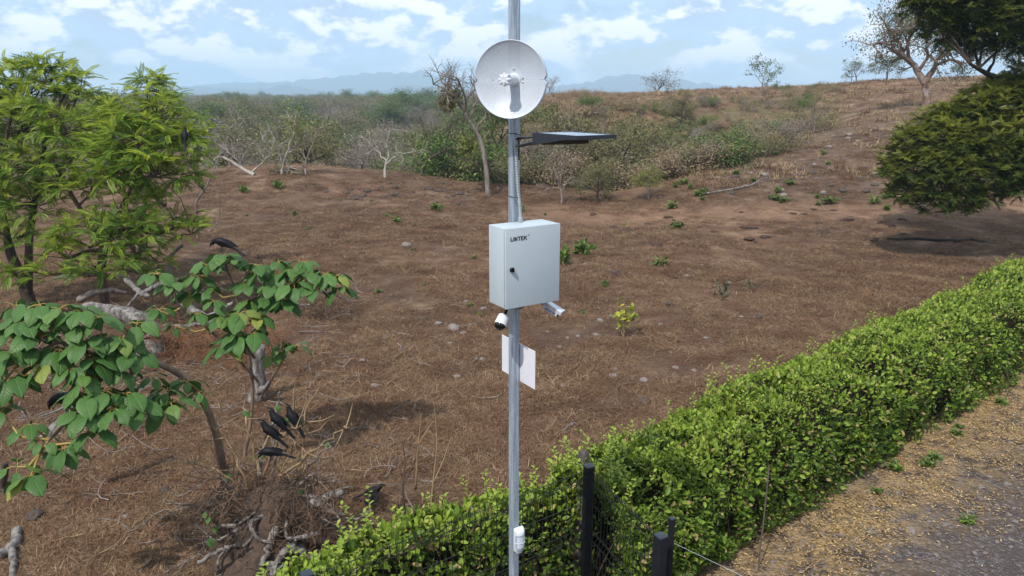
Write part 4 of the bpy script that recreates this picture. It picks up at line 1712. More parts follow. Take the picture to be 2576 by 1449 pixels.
# --- the tall leaning bare tree with mistletoe
def build_mistletoe_tree():
    g = ground(1228, 492)
    Y = g[1]
    A = lambda ux, uy, dy=0: at_y(ux, uy, Y + dy)
    trunk = [g - UP * .2, A(1225, 440), A(1217, 380), A(1202, 335), A(1178, 300)]
    limbs = [([A(1178, 300), A(1160, 268), A(1140, 235, .5), A(1110, 205, 1)], .075), ([A(1178, 300), A(1172, 262), A(1165, 225, -.4), A(1150, 196, -.8)], .07),
             ([A(1180, 300), A(1190, 268), A(1205, 235, .6), A(1222, 205, 1.2)], .07), ([A(1200, 332), A(1215, 295), A(1240, 262, -.5), A(1268, 235, -1)], .055),
             ([A(1165, 262), A(1130, 232, -.6), A(1090, 212, -1.2)], .05), ([A(1190, 268), A(1225, 228, 0), A(1258, 212, .4)], .05)]
    o = stem_tree('leaning_tree', 'tall leaning bare tree with pale trunk and clumps of mistletoe', g, trunk, limbs, BARK_GREY, 'bare', 21, 1.0, .028, base_r=.12)
    rng = np.random.default_rng(3)
    for (ux, uy, r) in ((1136, 243, .62), (1173, 368, .52), (1123, 262, .35)):
        c = A(ux, uy)
        n = 420
        pos = c + rng.normal(size=(n, 3)) * r * .42
        V, F = stamp(DIAMOND[0], DIAMOND[1], pos, frames(rand_dirs(rng, n), rand_dirs(rng, n)), rng.uniform(.10, .2, n))
        ob('mistletoe', mesh_np('mistletoe', V, F, False, [LM['yellow'] if uy > 300 else LM['olive']]), None, o)['kind'] = 'stuff'
    # the dark slanting tree beneath
    g = ground(1056, 442)
    Y = g[1] + .3
    stem_tree('leaning_tree', 'dark slanting tree with bare boughs over the scrub', g, [g - UP * .2, A(1068, 412), A(1090, 392), A(1120, 378)],
              [([A(1120, 378), A(1145, 368), A(1172, 358), A(1190, 352)], .05), ([A(1085, 395), A(1080, 360), A(1068, 325)], .045), ([A(1105, 384), A(1125, 350), A(1130, 318)], .04)],
              BARK_DARK, 'bare', 22, .8, .02, base_r=.085)
    # white forked one
    g = ground(968, 449)
    Y = g[1] + .2
    stem_tree('pale_tree', 'white barked forked tree standing on the field rim', g, [g - UP * .2, A(968, 428), A(972, 405)],
              [([A(972, 405), A(958, 388), A(938, 372), A(925, 352)], .05), ([A(972, 405), A(978, 380), A(975, 350), A(985, 325)], .05), ([A(973, 412), A(995, 394), A(1020, 385), A(1045, 382)], .045)],
              BARK_PALE, 'bare', 23, .7, .02, base_r=.075)
    # fallen pale trunks at the left end of the rim
    g = ground(640, 441)
    Y = g[1] + .2
    stem_tree('fallen_tree', 'fallen pale tree with bleached boughs spread over the rim', g, [g, A(615, 428), A(585, 408), A(560, 395)],
              [([A(585, 408), A(560, 392), A(540, 400), A(530, 408)], .045), ([A(610, 425), A(600, 402), A(575, 385)], .04), ([A(630, 436), A(655, 415), A(672, 395), A(690, 380)], .05), ([A(660, 412), A(668, 380), A(660, 350)], .035)],
              BARK_PALE, 'bare', 24, .6, .018, base_r=.09)
    g = ground(706, 440)
    Y = g[1] + .2
    stem_tree('pale_tree', 'pale two stemmed tree with sparse yellow green leaves', g, [g - UP * .2, A(712, 410), A(722, 385)],
              [([A(722, 385), A(735, 355), A(738, 325), A(742, 300)], .05), ([A(712, 410), A(700, 380), A(690, 350)], .04), ([A(722, 385), A(750, 370), A(770, 352)], .04), ([A(715, 400), A(728, 420), A(722, 440)], .05)],
              BARK_PALE, 'bare', 25, .7, .02, base_r=.07, leaf='yellow', lkw=dict(n=900, spread=.16, size=.13))
    g = ground(769, 444)
    Y = g[1] + .2
    stem_tree('small_tree', 'thin grey leafless tree with fine upright twigs', g, [g - UP * .2, A(768, 420), A(770, 400)],
              [([A(770, 400), A(758, 382), A(745, 365)], .03), ([A(770, 400), A(782, 380), A(790, 350), A(800, 325)], .03)],
              BARK_TWIG, 'bare', 26, .5, .014, base_r=.045)


build_mistletoe_tree()


# --- the red barked tree on the hill
def build_red_tree():
    g = ground(2330, 272)
    Y = g[1]
    A = lambda ux, uy, dy=0: at_y(ux, uy, Y + dy)
    trunk = [g - UP * .3, A(2332, 250), A(2329, 225), A(2326, 206)]
    limbs = [([A(2326, 210), A(2310, 178), A(2290, 155, .8), A(2268, 138, 1.2), A(2240, 125, 1.5)], .24), ([A(2330, 205), A(2348, 175), A(2362, 150, -.6), A(2368, 118, -1)], .21),
             ([A(2300, 166), A(2282, 135), A(2278, 105, -.6), A(2300, 80, -1)], .14), ([A(2290, 155), A(2255, 122), A(2222, 106, .5), A(2196, 110, 1)], .12),
             ([A(2355, 162), A(2385, 148), A(2412, 158), A(2440, 160)], .12), ([A(2310, 178), A(2330, 150), A(2338, 120, .8), A(2330, 90, 1.2)], .13),
             ([A(2362, 150), A(2395, 125), A(2405, 95, -.5)], .11), ([A(2276, 130), A(2250, 95), A(2240, 78, -.8)], .10), ([A(2285, 112), A(2290, 85, 1), A(2270, 68, 1.2)], .09)]
    stem_tree('red_bark_tree', 'spreading tree with peeling red bark and thin pale leaves on the hill', g, trunk, limbs, BARK_RED, 'bare', 31, 1.35, .06,
              leaf='sky', lkw=dict(n=9000, spread=.20, size=.13), base_r=.30)


build_red_tree()

# --- other trees one can tell apart
place_tree('thin_a', 'slender_tree', 'lone slender tree with leaning stem on the hill brow', 1912, 243, top=136, rz=.4)
place_tree('bare_c', 'round_bare_tree', 'wide domed leafless tree on the skyline behind the brow', 1636, 236, dist=92, height=3.6, rz=1.0, sx=1.45)
place_tree('thin_a', 'small_tree', 'small thin double tree with sparse leaves on the hilltop', 2142, 216, top=142, rz=2.4)
place_tree('bare_b', 'small_tree', 'small leafless tree beside the thin hilltop tree', 2152, 214, top=150, rz=.4)
place_tree('green_b', 'small_tree', 'dense green low tree on the hilltop', 2231, 201, top=140, rz=.7, sx=1.3)
place_tree('green_a', 'small_tree', 'dark green bushy tree at the far end of the hilltop', 2408, 196, top=160, rz=.2)
place_tree('olive_a', 'hill_tree', 'broad pale olive tree behind the hilltop near the great dark tree', 2520, 197, dist=80, height=4.6, rz=.2, sx=1.6)
place_tree('wispy_a', 'hillside_tree', 'wispy yellow green tree halfway up the hillside', 2046, 338, top=205, rz=1.3, sx=.8)
place_tree('bare_c', 'hillside_tree', 'bushy grey twig tree near the rim of the stony slope', 1905, 395, top=308, rz=.4)
place_tree('bare_b', 'hillside_tree', 'grey leafless tree on the scrub slope beyond the lamp', 1540, 388, dist=49, height=4.0, rz=.8)
place_tree('olive_b', 'hillside_tree', 'small olive tree with dark crooked stem on the scrub slope', 1706, 352, dist=56, height=2.9, rz=1.8)
place_tree('bare_a', 'skyline_tree', 'leafless tree just behind the dish on the skyline', 1383, 238, dist=88, height=3.2, rz=.8)
place_tree('yellow_a', 'rim_tree', 'yellow green rounded tree at the rim below the hill', 1632, 502, top=415, rz=0.2)
place_tree('olive_b', 'rim_tree', 'crooked dark olive tree leaning over the ravine edge', 1500, 512, top=405, rz=2.0, sx=1.1)
place_tree('bare_b', 'rim_tree', 'twisted leafless tree at the ravine edge beside the pole', 1412, 512, top=400, rz=1.1)
place_tree('olive_a', 'rim_tree', 'olive leaved tree growing up out of the ravine', 1455, 512, dist=39, height=4.6, rz=.2)
place_tree('olive_a', 'rim_tree', 'leafy olive tree in the ravine below the lamp', 1560, 505, dist=40, height=4.4, rz=2.2)
place_tree('bare_c', 'rim_tree', 'tangled grey twig tree in the ravine by the pole', 1345, 505, dist=38.5, height=4.2, rz=.9)
place_tree('bare_a', 'rim_tree', 'tall leafless tree behind the ravine thicket', 1590, 480, dist=44, height=5.4, rz=2.9)
place_tree('green_b', 'flat_topped_tree', 'dark flat topped tree behind the leaning tree', 1237, 440, dist=41, height=5.4, rz=.5, sx=.8)
place_tree('bush_bright', 'round_bush', 'bright green rounded bush among grey scrub below the forest', 862, 400, dist=52, height=2.6, rz=0, cat='bush', sx=1.5)
place_tree('bush_bright', 'round_bush', 'bright green bush beside the pale forked tree', 1110, 440, dist=40, height=2.4, rz=1, cat='bush', sx=1.4)
place_tree('bush_bright', 'round_bush', 'green leafy bush at the foot of the leaning tree', 1180, 440, dist=39, height=2.7, rz=2, cat='bush', sx=1.2)
place_tree('bush_grey', 'dry_bush', 'pale straw coloured thicket on the rim beside white tree', 905, 440, dist=40.5, height=2.0, rz=2, cat='bush', sx=1.5)
place_tree('bush_bright', 'round_bush', 'bright green bush in the fold below the stony slope', 1690, 470, dist=45, height=2.4, rz=2.5, cat='bush', sx=1.3)
place_tree('bush_green', 'round_bush', 'dark green upright bush on the scrub slope', 1655, 390, dist=52, height=3.0, rz=.5, cat='bush')
place_tree('bush_bright', 'round_bush', 'yellowish green bush above the dead white branch', 1600, 470, dist=47, height=2.2, rz=1.5, cat='bush', sx=1.2)


def build_dead_branch():
    g = ground(1795, 372)
    Y = g[1]
    A = lambda ux, uy, dy=0: at_y(ux, uy, Y + dy)
    stem_tree('dead_tree', 'bleached dead tree with a crooked bare bough on the hillside', g, [g - UP * .1, A(1785, 378), A(1772, 368), A(1762, 358)],
              [([A(1762, 358), A(1755, 350), A(1752, 341)], .05), ([A(1775, 370), A(1760, 366), A(1742, 370)], .04), ([A(1762, 360), A(1764, 345), A(1748, 338)], .035)],
              BARK_PALE, 'bush', 27, .35, .012, base_r=.07)


build_dead_branch()

# trees of the thicket along the rim and of the wood behind: individuals as far as stems can be told apart
_rng = np.random.default_rng(77)
_kinds = [('bare_a', 'grey leafless tree in the dry wood beyond the field', 'leafless trees in the dry wood'), ('bare_b', 'grey leafless tree in the dry wood beyond the field', 'leafless trees in the dry wood'),
          ('bare_c', 'grey leafless tree in the dry wood beyond the field', 'leafless trees in the dry wood'), ('olive_a', 'olive leaved tree in the dry wood beyond the field', 'olive trees in the dry wood'),
          ('olive_b', 'olive leaved tree in the dry wood beyond the field', 'olive trees in the dry wood'), ('green_a', 'dark green tree in the dry wood beyond the field', 'green trees in the dry wood'),
          ('yellow_a', 'yellow green tree in the dry wood beyond the field', 'yellow green trees in the dry wood'), ('pale_a', 'pale barked tree in the dry wood beyond the field', 'pale trees in the dry wood')]
_prob = np.array([.17, .15, .2, .19, .14, .06, .05, .04])
_placed = []
for _i in range(1600):
    if len(_placed) >= 130:
        break
    _y = _rng.uniform(43, 92)
    _x = _rng.uniform(-.62, .08) * _y
    if _x > -3 + .05 * (_y - 45) - (_y > 60) * 4:
        continue
    if any((_x - a) ** 2 + (_y - b) ** 2 < (2.6 + .02 * _y) ** 2 for a, b in _placed):
        continue
    _placed.append((_x, _y))
    _k = _kinds[_rng.choice(8, p=_prob / _prob.sum())]
    _o = empty('wood_tree', (_x, _y, gz(_x, _y)), _rng.uniform(0, 6.28))
    _s = _rng.uniform(.70, 1.15) * 5.0 / PROTO[_k[0]]['h']
    _o.scale = (_s * _rng.uniform(1, 1.35), _s * _rng.uniform(1, 1.35), _s)
    _w = 'tall' if _s * PROTO[_k[0]]['h'] > 5.2 else ('low' if _s * PROTO[_k[0]]['h'] < 4.2 else 'middling')
    _b = 'broad' if _o.scale[0] > 1.2 * _s else 'narrow'
    tag(_o, '%s %s %s' % (_w, _b, _k[1]), 'tree', _k[2])
    ob('trunk', PROTO[_k[0]]['trunk'], None, _o, False)
    if PROTO[_k[0]]['crown']:
        ob('crown', PROTO[_k[0]]['crown'], None, _o, False)
# ------------------------------------------------------------------ masses (instanced)
def scatter(name, label, cat, pts, rots, scl, idx, meshes):
    """one object of kind stuff: meshes repeated over points"""
    me = bpy.data.meshes.new(name)
    pts = np.asarray(pts, np.float32)
    me.vertices.add(len(pts))
    me.vertices.foreach_set('co', pts.ravel())

    def attr(n, typ, v, key='value'):
        a = me.attributes.new(n, typ, 'POINT')
        a.data.foreach_set(key, np.asarray(v).ravel())
    attr('rot', 'FLOAT_VECTOR', np.asarray(rots, np.float32), 'vector')
    attr('scl', 'FLOAT_VECTOR', np.asarray(scl, np.float32), 'vector')
    attr('idx', 'INT', np.asarray(idx, np.int32))
    col = bpy.data.collections.new(name + '_pieces')
    for k, m in enumerate(meshes):
        col.objects.link(bpy.data.objects.new('%s_piece_%s' % (name, 'abcdefghijklmnop'[k]), m))
    g = bpy.data.node_groups.new(name, 'GeometryNodeTree')
    g.interface.new_socket('Geometry', in_out='INPUT', socket_type='NodeSocketGeometry')
    g.interface.new_socket('Geometry', in_out='OUTPUT', socket_type='NodeSocketGeometry')
    gi, go = g.nodes.new('NodeGroupInput'), g.nodes.new('NodeGroupOutput')
    ci = g.nodes.new('GeometryNodeCollectionInfo')
    ci.inputs['Collection'].default_value = col
    ci.inputs['Separate Children'].default_value = True
    ci.inputs['Reset Children'].default_value = True
    ip = g.nodes.new('GeometryNodeInstanceOnPoints')
    ip.inputs['Pick Instance'].default_value = True

    def named(n, typ):
        a = g.nodes.new('GeometryNodeInputNamedAttribute')
        a.data_type = typ
        a.inputs['Name'].default_value = n
        return a.outputs[0]
    g.links.new(gi.outputs[0], ip.inputs['Points'])
    g.links.new(ci.outputs[0], ip.inputs['Instance'])
    g.links.new(named('idx', 'INT'), ip.inputs['Instance Index'])
    g.links.new(named('rot', 'FLOAT_VECTOR'), ip.inputs['Rotation'])
    g.links.new(named('scl', 'FLOAT_VECTOR'), ip.inputs['Scale'])
    g.links.new(ip.outputs[0], go.inputs[0])
    o = ob(name, me)
    md = o.modifiers.new('scatter', 'NODES')
    md.node_group = g
    tag(o, label, cat, kind='stuff')
    return o


def zrot(rng, n, tilt=0.0):
    return np.stack([rng.normal(size=n) * tilt, rng.normal(size=n) * tilt, rng.uniform(0, 6.283, n)], -1)


# ------------------------------------------------------------------ leafy trees near the camera
def frond_proto(pairs=11, ll=.25, lw=.040, droop=.5, seed=0):
    rng = np.random.default_rng(seed)
    V, F = [], []

    def rp(t):
        return np.array([0, t - .10 * t * t, .10 * t - droop * t * t])
    for k in range(pairs):
        t = .16 + .80 * k / (pairs - 1)
        p = rp(t)
        L = ll * (1 - .45 * abs(t - .5)) * rng.uniform(.85, 1.1)
        for s in (-1, 1):
            a = R(58 - 22 * t)
            d = np.array([s * math.sin(a), math.cos(a), -.30 - .25 * t])
            d = d / np.linalg.norm(d)
            side = nrm(np.cross(d, np.array([0, 0, 1.0])))
            p1 = p + d * L * .5 + side * s * .0 + np.array([0, .03 * s * 0, .015])
            p2 = p + d * L * .93 + np.array([0, .07, -.05])
            b = len(V)
            V += [p, p1 + side * lw * .5, p2, p1 - side * lw * .5]
            F += [(b, b + 1, b + 2), (b, b + 2, b + 3)]
    b = len(V)
    for t in np.linspace(0, 1, 5):
        p = rp(t)
        V += [p + np.array([.009, 0, 0]), p - np.array([.009, 0, 0])]
    for k in range(4):
        F += [(b + 2 * k, b + 2 * k + 1, b + 2 * k + 2), (b + 2 * k + 1, b + 2 * k + 3, b + 2 * k + 2)]
    return np.array(V), [np.array(F)]


def crown_tree(name, label, base, base_r, clumps, bark, fr, cols, flen, per_clump, per_ros, seed, n_single, stems, tint=None, trans=.3, squash=.8, up_bias=.35, tag_cat='tree'):
    """trunk with stems to leaf clumps; each clump bears rosettes of compound leaves"""
    rng = np.random.default_rng(seed)
    o = empty(name, base)
    tag(o, label, tag_cat)
    tubes = []
    pos, dirs, ups, sz, yg_lit = [], [], [], [], []
    nodes = []
    for st in stems:
        pts = np.array(st[0])
        t = np.linspace(0, len(pts) - 1, 12)
        s = np.stack([np.interp(t, range(len(pts)), pts[:, k]) for k in range(3)], -1)
        s[1:-1] += rng.normal(size=(10, 3)) * .02
        for _ in range(2):
            s[1:-1] = (s[:-2] + 2 * s[1:-1] + s[2:]) / 4
        tubes.append((s, np.linspace(st[1], st[2], 12), 8))
        nodes += [(s[k], st[1] + (st[2] - st[1]) * k / 11) for k in range(4, 12)]
    NP = np.array([n[0] for n in nodes])
    for (c, rad) in clumps:
        c = np.array(c)
        dd = np.linalg.norm(NP - c, axis=1) + np.maximum(NP[:, 2] - c[2], 0) * 1.2
        k = int(np.argmin(dd))
        a = NP[k]
        r0 = min(nodes[k][1] * .75, .05)
        mid = (a + c) / 2 + rng.normal(size=3) * .08 - UP * .08 * rad
        br = np.array([a, a + (mid - a) * .6 + UP * .03, mid, c])
        tubes.append((br, np.linspace(r0, r0 * .5, 4), 6))
        n = max(4, int(per_clump * rad * rad / .5))
        v = rand_dirs(rng, n * 2)
        v = v[v[:, 2] > -.55 + up_bias * rng.random(len(v))][:n]
        n = len(v)
        rr = rad * rng.uniform(.55, 1.05, n)
        P = c + v * rr[:, None] * np.array([1, 1, squash])
        for j in range(n):
            tubes.append((np.array([c + (P[j] - c) * .12, c + (P[j] - c) * .6 + rng.normal(size=3) * .03, P[j]]), np.array([.012, .009, .004]), 4))
            m = per_ros
            az = rng.uniform(0, 6.28) + np.arange(m) * 2.4
            el = rng.uniform(-.35, .95, m)
            D = np.stack([np.cos(az) * np.cos(el), np.sin(az) * np.cos(el), np.sin(el)], -1) + v[j] * .55
            pos.append(np.repeat(P[j][None], m, 0) - D * .02)
            dirs.append(D)
            U = np.tile(UP, (m, 1)) + rng.normal(size=(m, 3)) * .4
            ups.append(U)
            sz.append(flen * rng.uniform(.6, 1.15, m))
            yg_lit.append(np.clip(np.full(m, (v[j][2] * .75 + .1) * (rr[j] / rad)) + rng.normal(0, .18, m), 0, 1))  # new leaves and sunlit upper sides, both painted as a lighter tint
    pos, dirs, ups, sz, yg_lit = map(np.concatenate, (pos, dirs, ups, sz, yg_lit))
    M = frames(dirs, ups)
    V, F = tubes_geo(tubes)
    ob('trunk', mesh_np('trunk', V, [F], True, [bark]), None, o)
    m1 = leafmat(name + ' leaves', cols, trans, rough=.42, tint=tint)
    m2 = leafmat(name + ' single leaf', cols, trans, rough=.42, per_obj=True)
    # the compound leaves that show largest are parts of their own
    depth = pos[:, 1] - .4 * np.sum(nrm(dirs) * np.array([0, -1, .3]), axis=1)
    inview = (np.abs(pos[:, 0]) < pos[:, 1] * .72) & (pos[:, 2] < CAM_H + pos[:, 1] * .13)
    order = np.argsort(np.where(inview, depth, 1e6) + rng.uniform(0, 1.2, len(depth)))
    single = order[:n_single]
    rest = np.setdiff1d(np.arange(len(pos)), single)
    V, F = stamp(fr[0], fr[1], pos[rest], M[rest], sz[rest])
    me = mesh_np('crown', V, F, False, [m1])
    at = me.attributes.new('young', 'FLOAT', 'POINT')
    at.data.foreach_set('value', np.repeat(yg_lit[rest] * .8, len(fr[0])).astype(np.float32))
    cr = ob('crown', me, None, o)
    cr['kind'] = 'stuff'
    lm = mesh_np('leaf', fr[0], fr[1], False, [m2])
    for k in single:
        l = ob('leaf', lm, None, o, False)
        mw = Matrix([list(M[k][0]) + [0], list(M[k][1]) + [0], list(M[k][2]) + [0], [0, 0, 0, 1]]) @ Matrix.Diagonal((sz[k], sz[k], sz[k], 1))
        mw.translation = Vector(pos[k]) - o.location
        l.matrix_local = mw
    return o


NEEM_COLS = ((.040, .090, .012), (.150, .260, .030), (.32, .43, .05))
NEEM_LIT_TINT = (.52, .58, .06)  # yellow-green of young tips and of the sunlit side, painted in
FR = frond_proto()


def C(L, k=1.0):
    return [(at_y(ux, uy, y), r * k) for ux, uy, y, r in L]


def build_neems():
    g = ground(265, 792)
    st = [([g - UP * .1, at_y(262, 730, g[1]), at_y(255, 660, g[1]), at_y(262, 615, g[1] - .1)], .105, .085),
          ([at_y(262, 615, g[1] - .1), at_y(230, 560, g[1] - .2), at_y(180, 490, g[1]), at_y(130, 400, g[1])], .06, .03),
          ([at_y(262, 620, g[1] - .1), at_y(300, 540, g[1] - .2), at_y(330, 470, g[1] - .1), at_y(380, 380, g[1])], .06, .03),
          ([at_y(262, 640, g[1] - .1), at_y(360, 600, g[1] - .3), at_y(440, 570, g[1] - .4), at_y(490, 560, g[1] - .4)], .04, .015)]
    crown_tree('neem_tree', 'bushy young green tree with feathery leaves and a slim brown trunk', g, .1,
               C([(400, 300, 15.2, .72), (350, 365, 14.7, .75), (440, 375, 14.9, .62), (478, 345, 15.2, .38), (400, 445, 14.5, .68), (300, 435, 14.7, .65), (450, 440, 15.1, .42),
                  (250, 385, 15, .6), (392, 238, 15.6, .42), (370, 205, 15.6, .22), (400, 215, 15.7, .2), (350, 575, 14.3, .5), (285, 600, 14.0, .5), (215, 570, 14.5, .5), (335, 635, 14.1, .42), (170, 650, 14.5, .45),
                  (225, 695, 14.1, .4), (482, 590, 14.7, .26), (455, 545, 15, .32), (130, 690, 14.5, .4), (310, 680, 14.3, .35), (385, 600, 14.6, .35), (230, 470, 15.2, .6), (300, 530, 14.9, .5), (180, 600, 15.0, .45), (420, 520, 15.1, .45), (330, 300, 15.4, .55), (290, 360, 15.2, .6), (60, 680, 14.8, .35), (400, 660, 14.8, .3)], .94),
               BARK_NEEM, FR, NEEM_COLS, .37, 24, 8, 5, 300, st, NEEM_LIT_TINT, .42)
    g = ground(78, 775)
    st = [([g - UP * .1, at_y(60, 720, g[1]), at_y(35, 660, g[1]), at_y(20, 600, g[1])], .15, .09), ([at_y(70, 740, g[1]), at_y(72, 640, g[1]), at_y(80, 540, g[1]), at_y(110, 400, g[1]), at_y(120, 300, g[1])], .10, .04),
          ([at_y(20, 600, g[1]), at_y(0, 500, g[1]), at_y(10, 380, g[1]), at_y(30, 280, g[1])], .07, .03), ([at_y(60, 700, g[1]), at_y(20, 670, g[1] - .4), at_y(-40, 650, g[1] - .6)], .08, .04)]
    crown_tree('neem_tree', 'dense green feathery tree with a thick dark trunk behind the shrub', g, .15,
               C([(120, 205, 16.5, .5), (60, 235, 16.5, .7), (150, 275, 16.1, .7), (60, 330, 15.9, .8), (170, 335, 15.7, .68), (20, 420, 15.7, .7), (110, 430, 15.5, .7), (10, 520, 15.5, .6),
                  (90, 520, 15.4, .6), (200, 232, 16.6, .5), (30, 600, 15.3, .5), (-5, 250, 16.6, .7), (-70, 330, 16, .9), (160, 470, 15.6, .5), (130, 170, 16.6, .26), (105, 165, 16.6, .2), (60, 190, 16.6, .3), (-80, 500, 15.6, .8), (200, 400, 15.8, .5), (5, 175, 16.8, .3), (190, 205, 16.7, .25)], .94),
               BARK_DARK, FR, NEEM_COLS, .37, 23, 8, 6, 200, st, NEEM_LIT_TINT, .42)
    g = ground(345, 690)
    st = [([g - UP * .1, at_y(325, 560, g[1]), at_y(318, 500, g[1]), at_y(305, 420, g[1])], .07, .03), ([g - UP * .1, at_y(360, 560, g[1]), at_y(372, 480, g[1]), at_y(385, 400, g[1])], .06, .03)]
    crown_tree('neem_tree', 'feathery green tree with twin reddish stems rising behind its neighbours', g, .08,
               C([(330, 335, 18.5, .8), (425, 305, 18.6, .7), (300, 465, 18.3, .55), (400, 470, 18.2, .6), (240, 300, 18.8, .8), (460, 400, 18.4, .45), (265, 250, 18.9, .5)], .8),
               BARK_NEEM, FR, NEEM_COLS, .37, 15, 8, 7, 60, st, NEEM_LIT_TINT, .42)


build_neems()


def build_great_tree():
    g = ground(2745, 560)
    y0 = g[1]
    fr = frond_proto(8, .32, .075, .45, 3)
    st = [([g - UP * .2, at_y(2740, 480, y0), at_y(2720, 400, y0 - .4), at_y(2700, 250, y0 - 1)], .42, .28), ([at_y(2720, 400, y0 - .4), at_y(2640, 430, y0 - 2), at_y(2540, 465, y0 - 3.5), at_y(2440, 480, y0 - 4)], .2, .05),
          ([at_y(2700, 250, y0 - 1), at_y(2600, 200, y0 - 3), at_y(2520, 205, y0 - 4), at_y(2440, 160, y0 - 5)], .2, .04), ([at_y(2700, 280, y0 - 1), at_y(2620, 330, y0 - 3), at_y(2520, 350, y0 - 4), at_y(2400, 380, y0 - 4.5)], .18, .04),
          ([at_y(2700, 250, y0 - 1), at_y(2650, 50, y0 - 4), at_y(2550, -60, y0 - 5), at_y(2450, -120, y0 - 5)], .2, .06)]
    b = y0 - 4.5
    L = [(2335, 8, b, .7), (2400, 25, b, .95), (2480, 30, b, 1.0), (2560, 60, b - .5, 1.0), (2430, 85, b, .75), (2510, 105, b, .8), (2370, 60, b, .6), (2450, 110, b + .3, .4), (2330, -10, b, .5),
         (2420, -60, b, 1.1), (2520, -70, b, 1.2), (2620, 0, b, 1.3), (2660, 110, b, 1.1), (2350, -90, b, 1.0), (2480, -150, b + .5, 1.4), (2600, -140, b, 1.5),
         (2570, 235, b + .5, .6), (2560, 270, b, .8), (2480, 262, b, .6), (2640, 250, b, 1.0), (2530, 300, b, .9), (2460, 300, b, .8), (2520, 240, b + .4, .6), (2562, 205, b + .4, .5), (2505, 232, b + .2, .45), (2450, 268, b, .5), (2410, 275, b, .4), (2590, 320, b, .9), (2490, 340, b, .8), (2400, 300, b, .6), (2345, 320, b, .6),
         (2300, 365, b - .3, .6), (2360, 370, b - .4, .75), (2430, 370, b - .5, .8), (2500, 375, b - .6, .8), (2570, 380, b - .8, .9), (2270, 420, b - .4, .55), (2330, 430, b - .6, .75), (2400, 440, b - .8, .75),
         (2470, 430, b - .8, .7), (2540, 440, b - .9, .65), (2600, 440, b - .9, .9), (2310, 480, b - .6, .5), (2370, 490, b - .8, .5), (2430, 495, b - .9, .5), (2260, 465, b - .4, .3), (2240, 395, b, .3), (2640, 360, b - 1, 1.1), (2560, 480, b - 1, .5), (2245, 440, b - .4, .28), (2300, 508, b - .6, .32), (2355, 520, b - .8, .3), (2285, 335, b, .32), (2425, 522, b - .9, .28), (2250, 490, b - .4, .2), (2390, 535, b - .8, .2), (2480, 500, b - .9, .35), (2222, 415, b - .2, .2)]
    crown_tree('great_tree', 'huge dark spreading tree with low boughs hanging over the shaded ground', g, .4, C(L), BARK_DARK, fr,
               ((.014, .032, .006), (.042, .076, .012), (.115, .155, .022)), .25, 74, 9, 9, 160, st, (.34, .35, .045), .35, squash=.95, up_bias=.1)


build_great_tree()


# ------------------------------------------------------------------ broad leaved shrub
def big_leaf(seed):
    rng = np.random.default_rng(seed)
    prof = [(0, .02), (.06, .20), (.2, .36), (.38, .43), (.58, .40), (.76, .29), (.9, .14), (1.0, .0)]
    V, F = [], []
    curl = rng.uniform(.10, .28)
    fold = rng.uniform(.05, .16)
    for k, (y, w) in enumerate(prof):
        z = .06 * math.sin(y * 3) - curl * y * y
        wv = .03 * math.sin(k * 2.1 + seed)
        V += [(-w, y - .03, z + fold * w * 1.2 - .35 * w * w + wv), (-w * .5, y, z + fold * w * .8), (0, y + .0, z - .012), (w * .5, y, z + fold * w * .8), (w, y - .03, z + fold * w * 1.2 - .35 * w * w - wv)]
    for k in range(len(prof) - 1):
        for j in range(4):
            a = k * 5 + j
            F.append((a, a + 1, a + 6, a + 5))
    return np.array(V) * np.array([.76, 1, 1]), [np.array(F)]


def big_leaf_mat():
    m, t, b = new_mat('broad leaf')
    tc = nd(t, 'ShaderNodeTexCoord')
    sp = nd(t, 'ShaderNodeSeparateXYZ')
    lk(t, tc.outputs['Object'], sp.inputs[0])
    ax = mth(t, 'ABSOLUTE', sp.outputs[0])
    ph = mth(t, 'FRACT', mth(t, 'MULTIPLY', mth(t, 'SUBTRACT', sp.outputs[1], mth(t, 'MULTIPLY', ax, .75)), 8.0))
    v1 = mrange(t, mth(t, 'ABSOLUTE', mth(t, 'SUBTRACT', ph, .5)), .0, .13, 1, 0)
    v2 = mrange(t, ax, .0, .022, 1, 0)
    vein = mth(t, 'MAXIMUM', mth(t, 'MULTIPLY', v1, .55), v2)
    oi = nd(t, 'ShaderNodeObjectInfo')
    c = mixc(t, oi.outputs['Random'], (.042, .115, .022), (.092, .190, .042))
    c = mixc(t, mrange(t, noise(t, tc.outputs['Object'], 4, 4), .35, .7, 0, .5), c, (.05, .12, .022))
    c = mixc(t, mth(t, 'MULTIPLY', mth(t, 'POWER', oi.outputs['Random'], 45.0), .8), c, (.34, .32, .05))
    c = mixc(t, mth(t, 'MULTIPLY', vein, .45), c, (.16, .27, .07))
    lk(t, c, b.inputs['Base Color'])
    b.inputs['Roughness'].default_value = .5
    b.inputs['Specular IOR Level'].default_value = .35
    bn = nd(t, 'ShaderNodeBump')
    bn.inputs['Strength'].default_value = .5
    bn.inputs['Distance'].default_value = .012
    lk(t, mth(t, 'SUBTRACT', 1.0, vein), bn.inputs['Height'])
    lk(t, bn.outputs[0], b.inputs['Normal'])
    tr = nd(t, 'ShaderNodeBsdfTranslucent')
    lk(t, c, tr.inputs[0])
    mx = nd(t, 'ShaderNodeMixShader')
    mx.inputs[0].default_value = .22
    lk(t, b.outputs[0], mx.inputs[1])
    lk(t, tr.outputs[0], mx.inputs[2])
    lk(t, mx.outputs[0], t.nodes['Material Output'].inputs[0])
    return m


M_BIGLEAF = big_leaf_mat()
M_PETIOLE = pm('yellow leaf stalk', (.36, .27, .075), .6, var=(.30, .20, .05))
BIG = [mesh_np('leaf', *big_leaf(k), True, [M_BIGLEAF]) for k in range(4)]


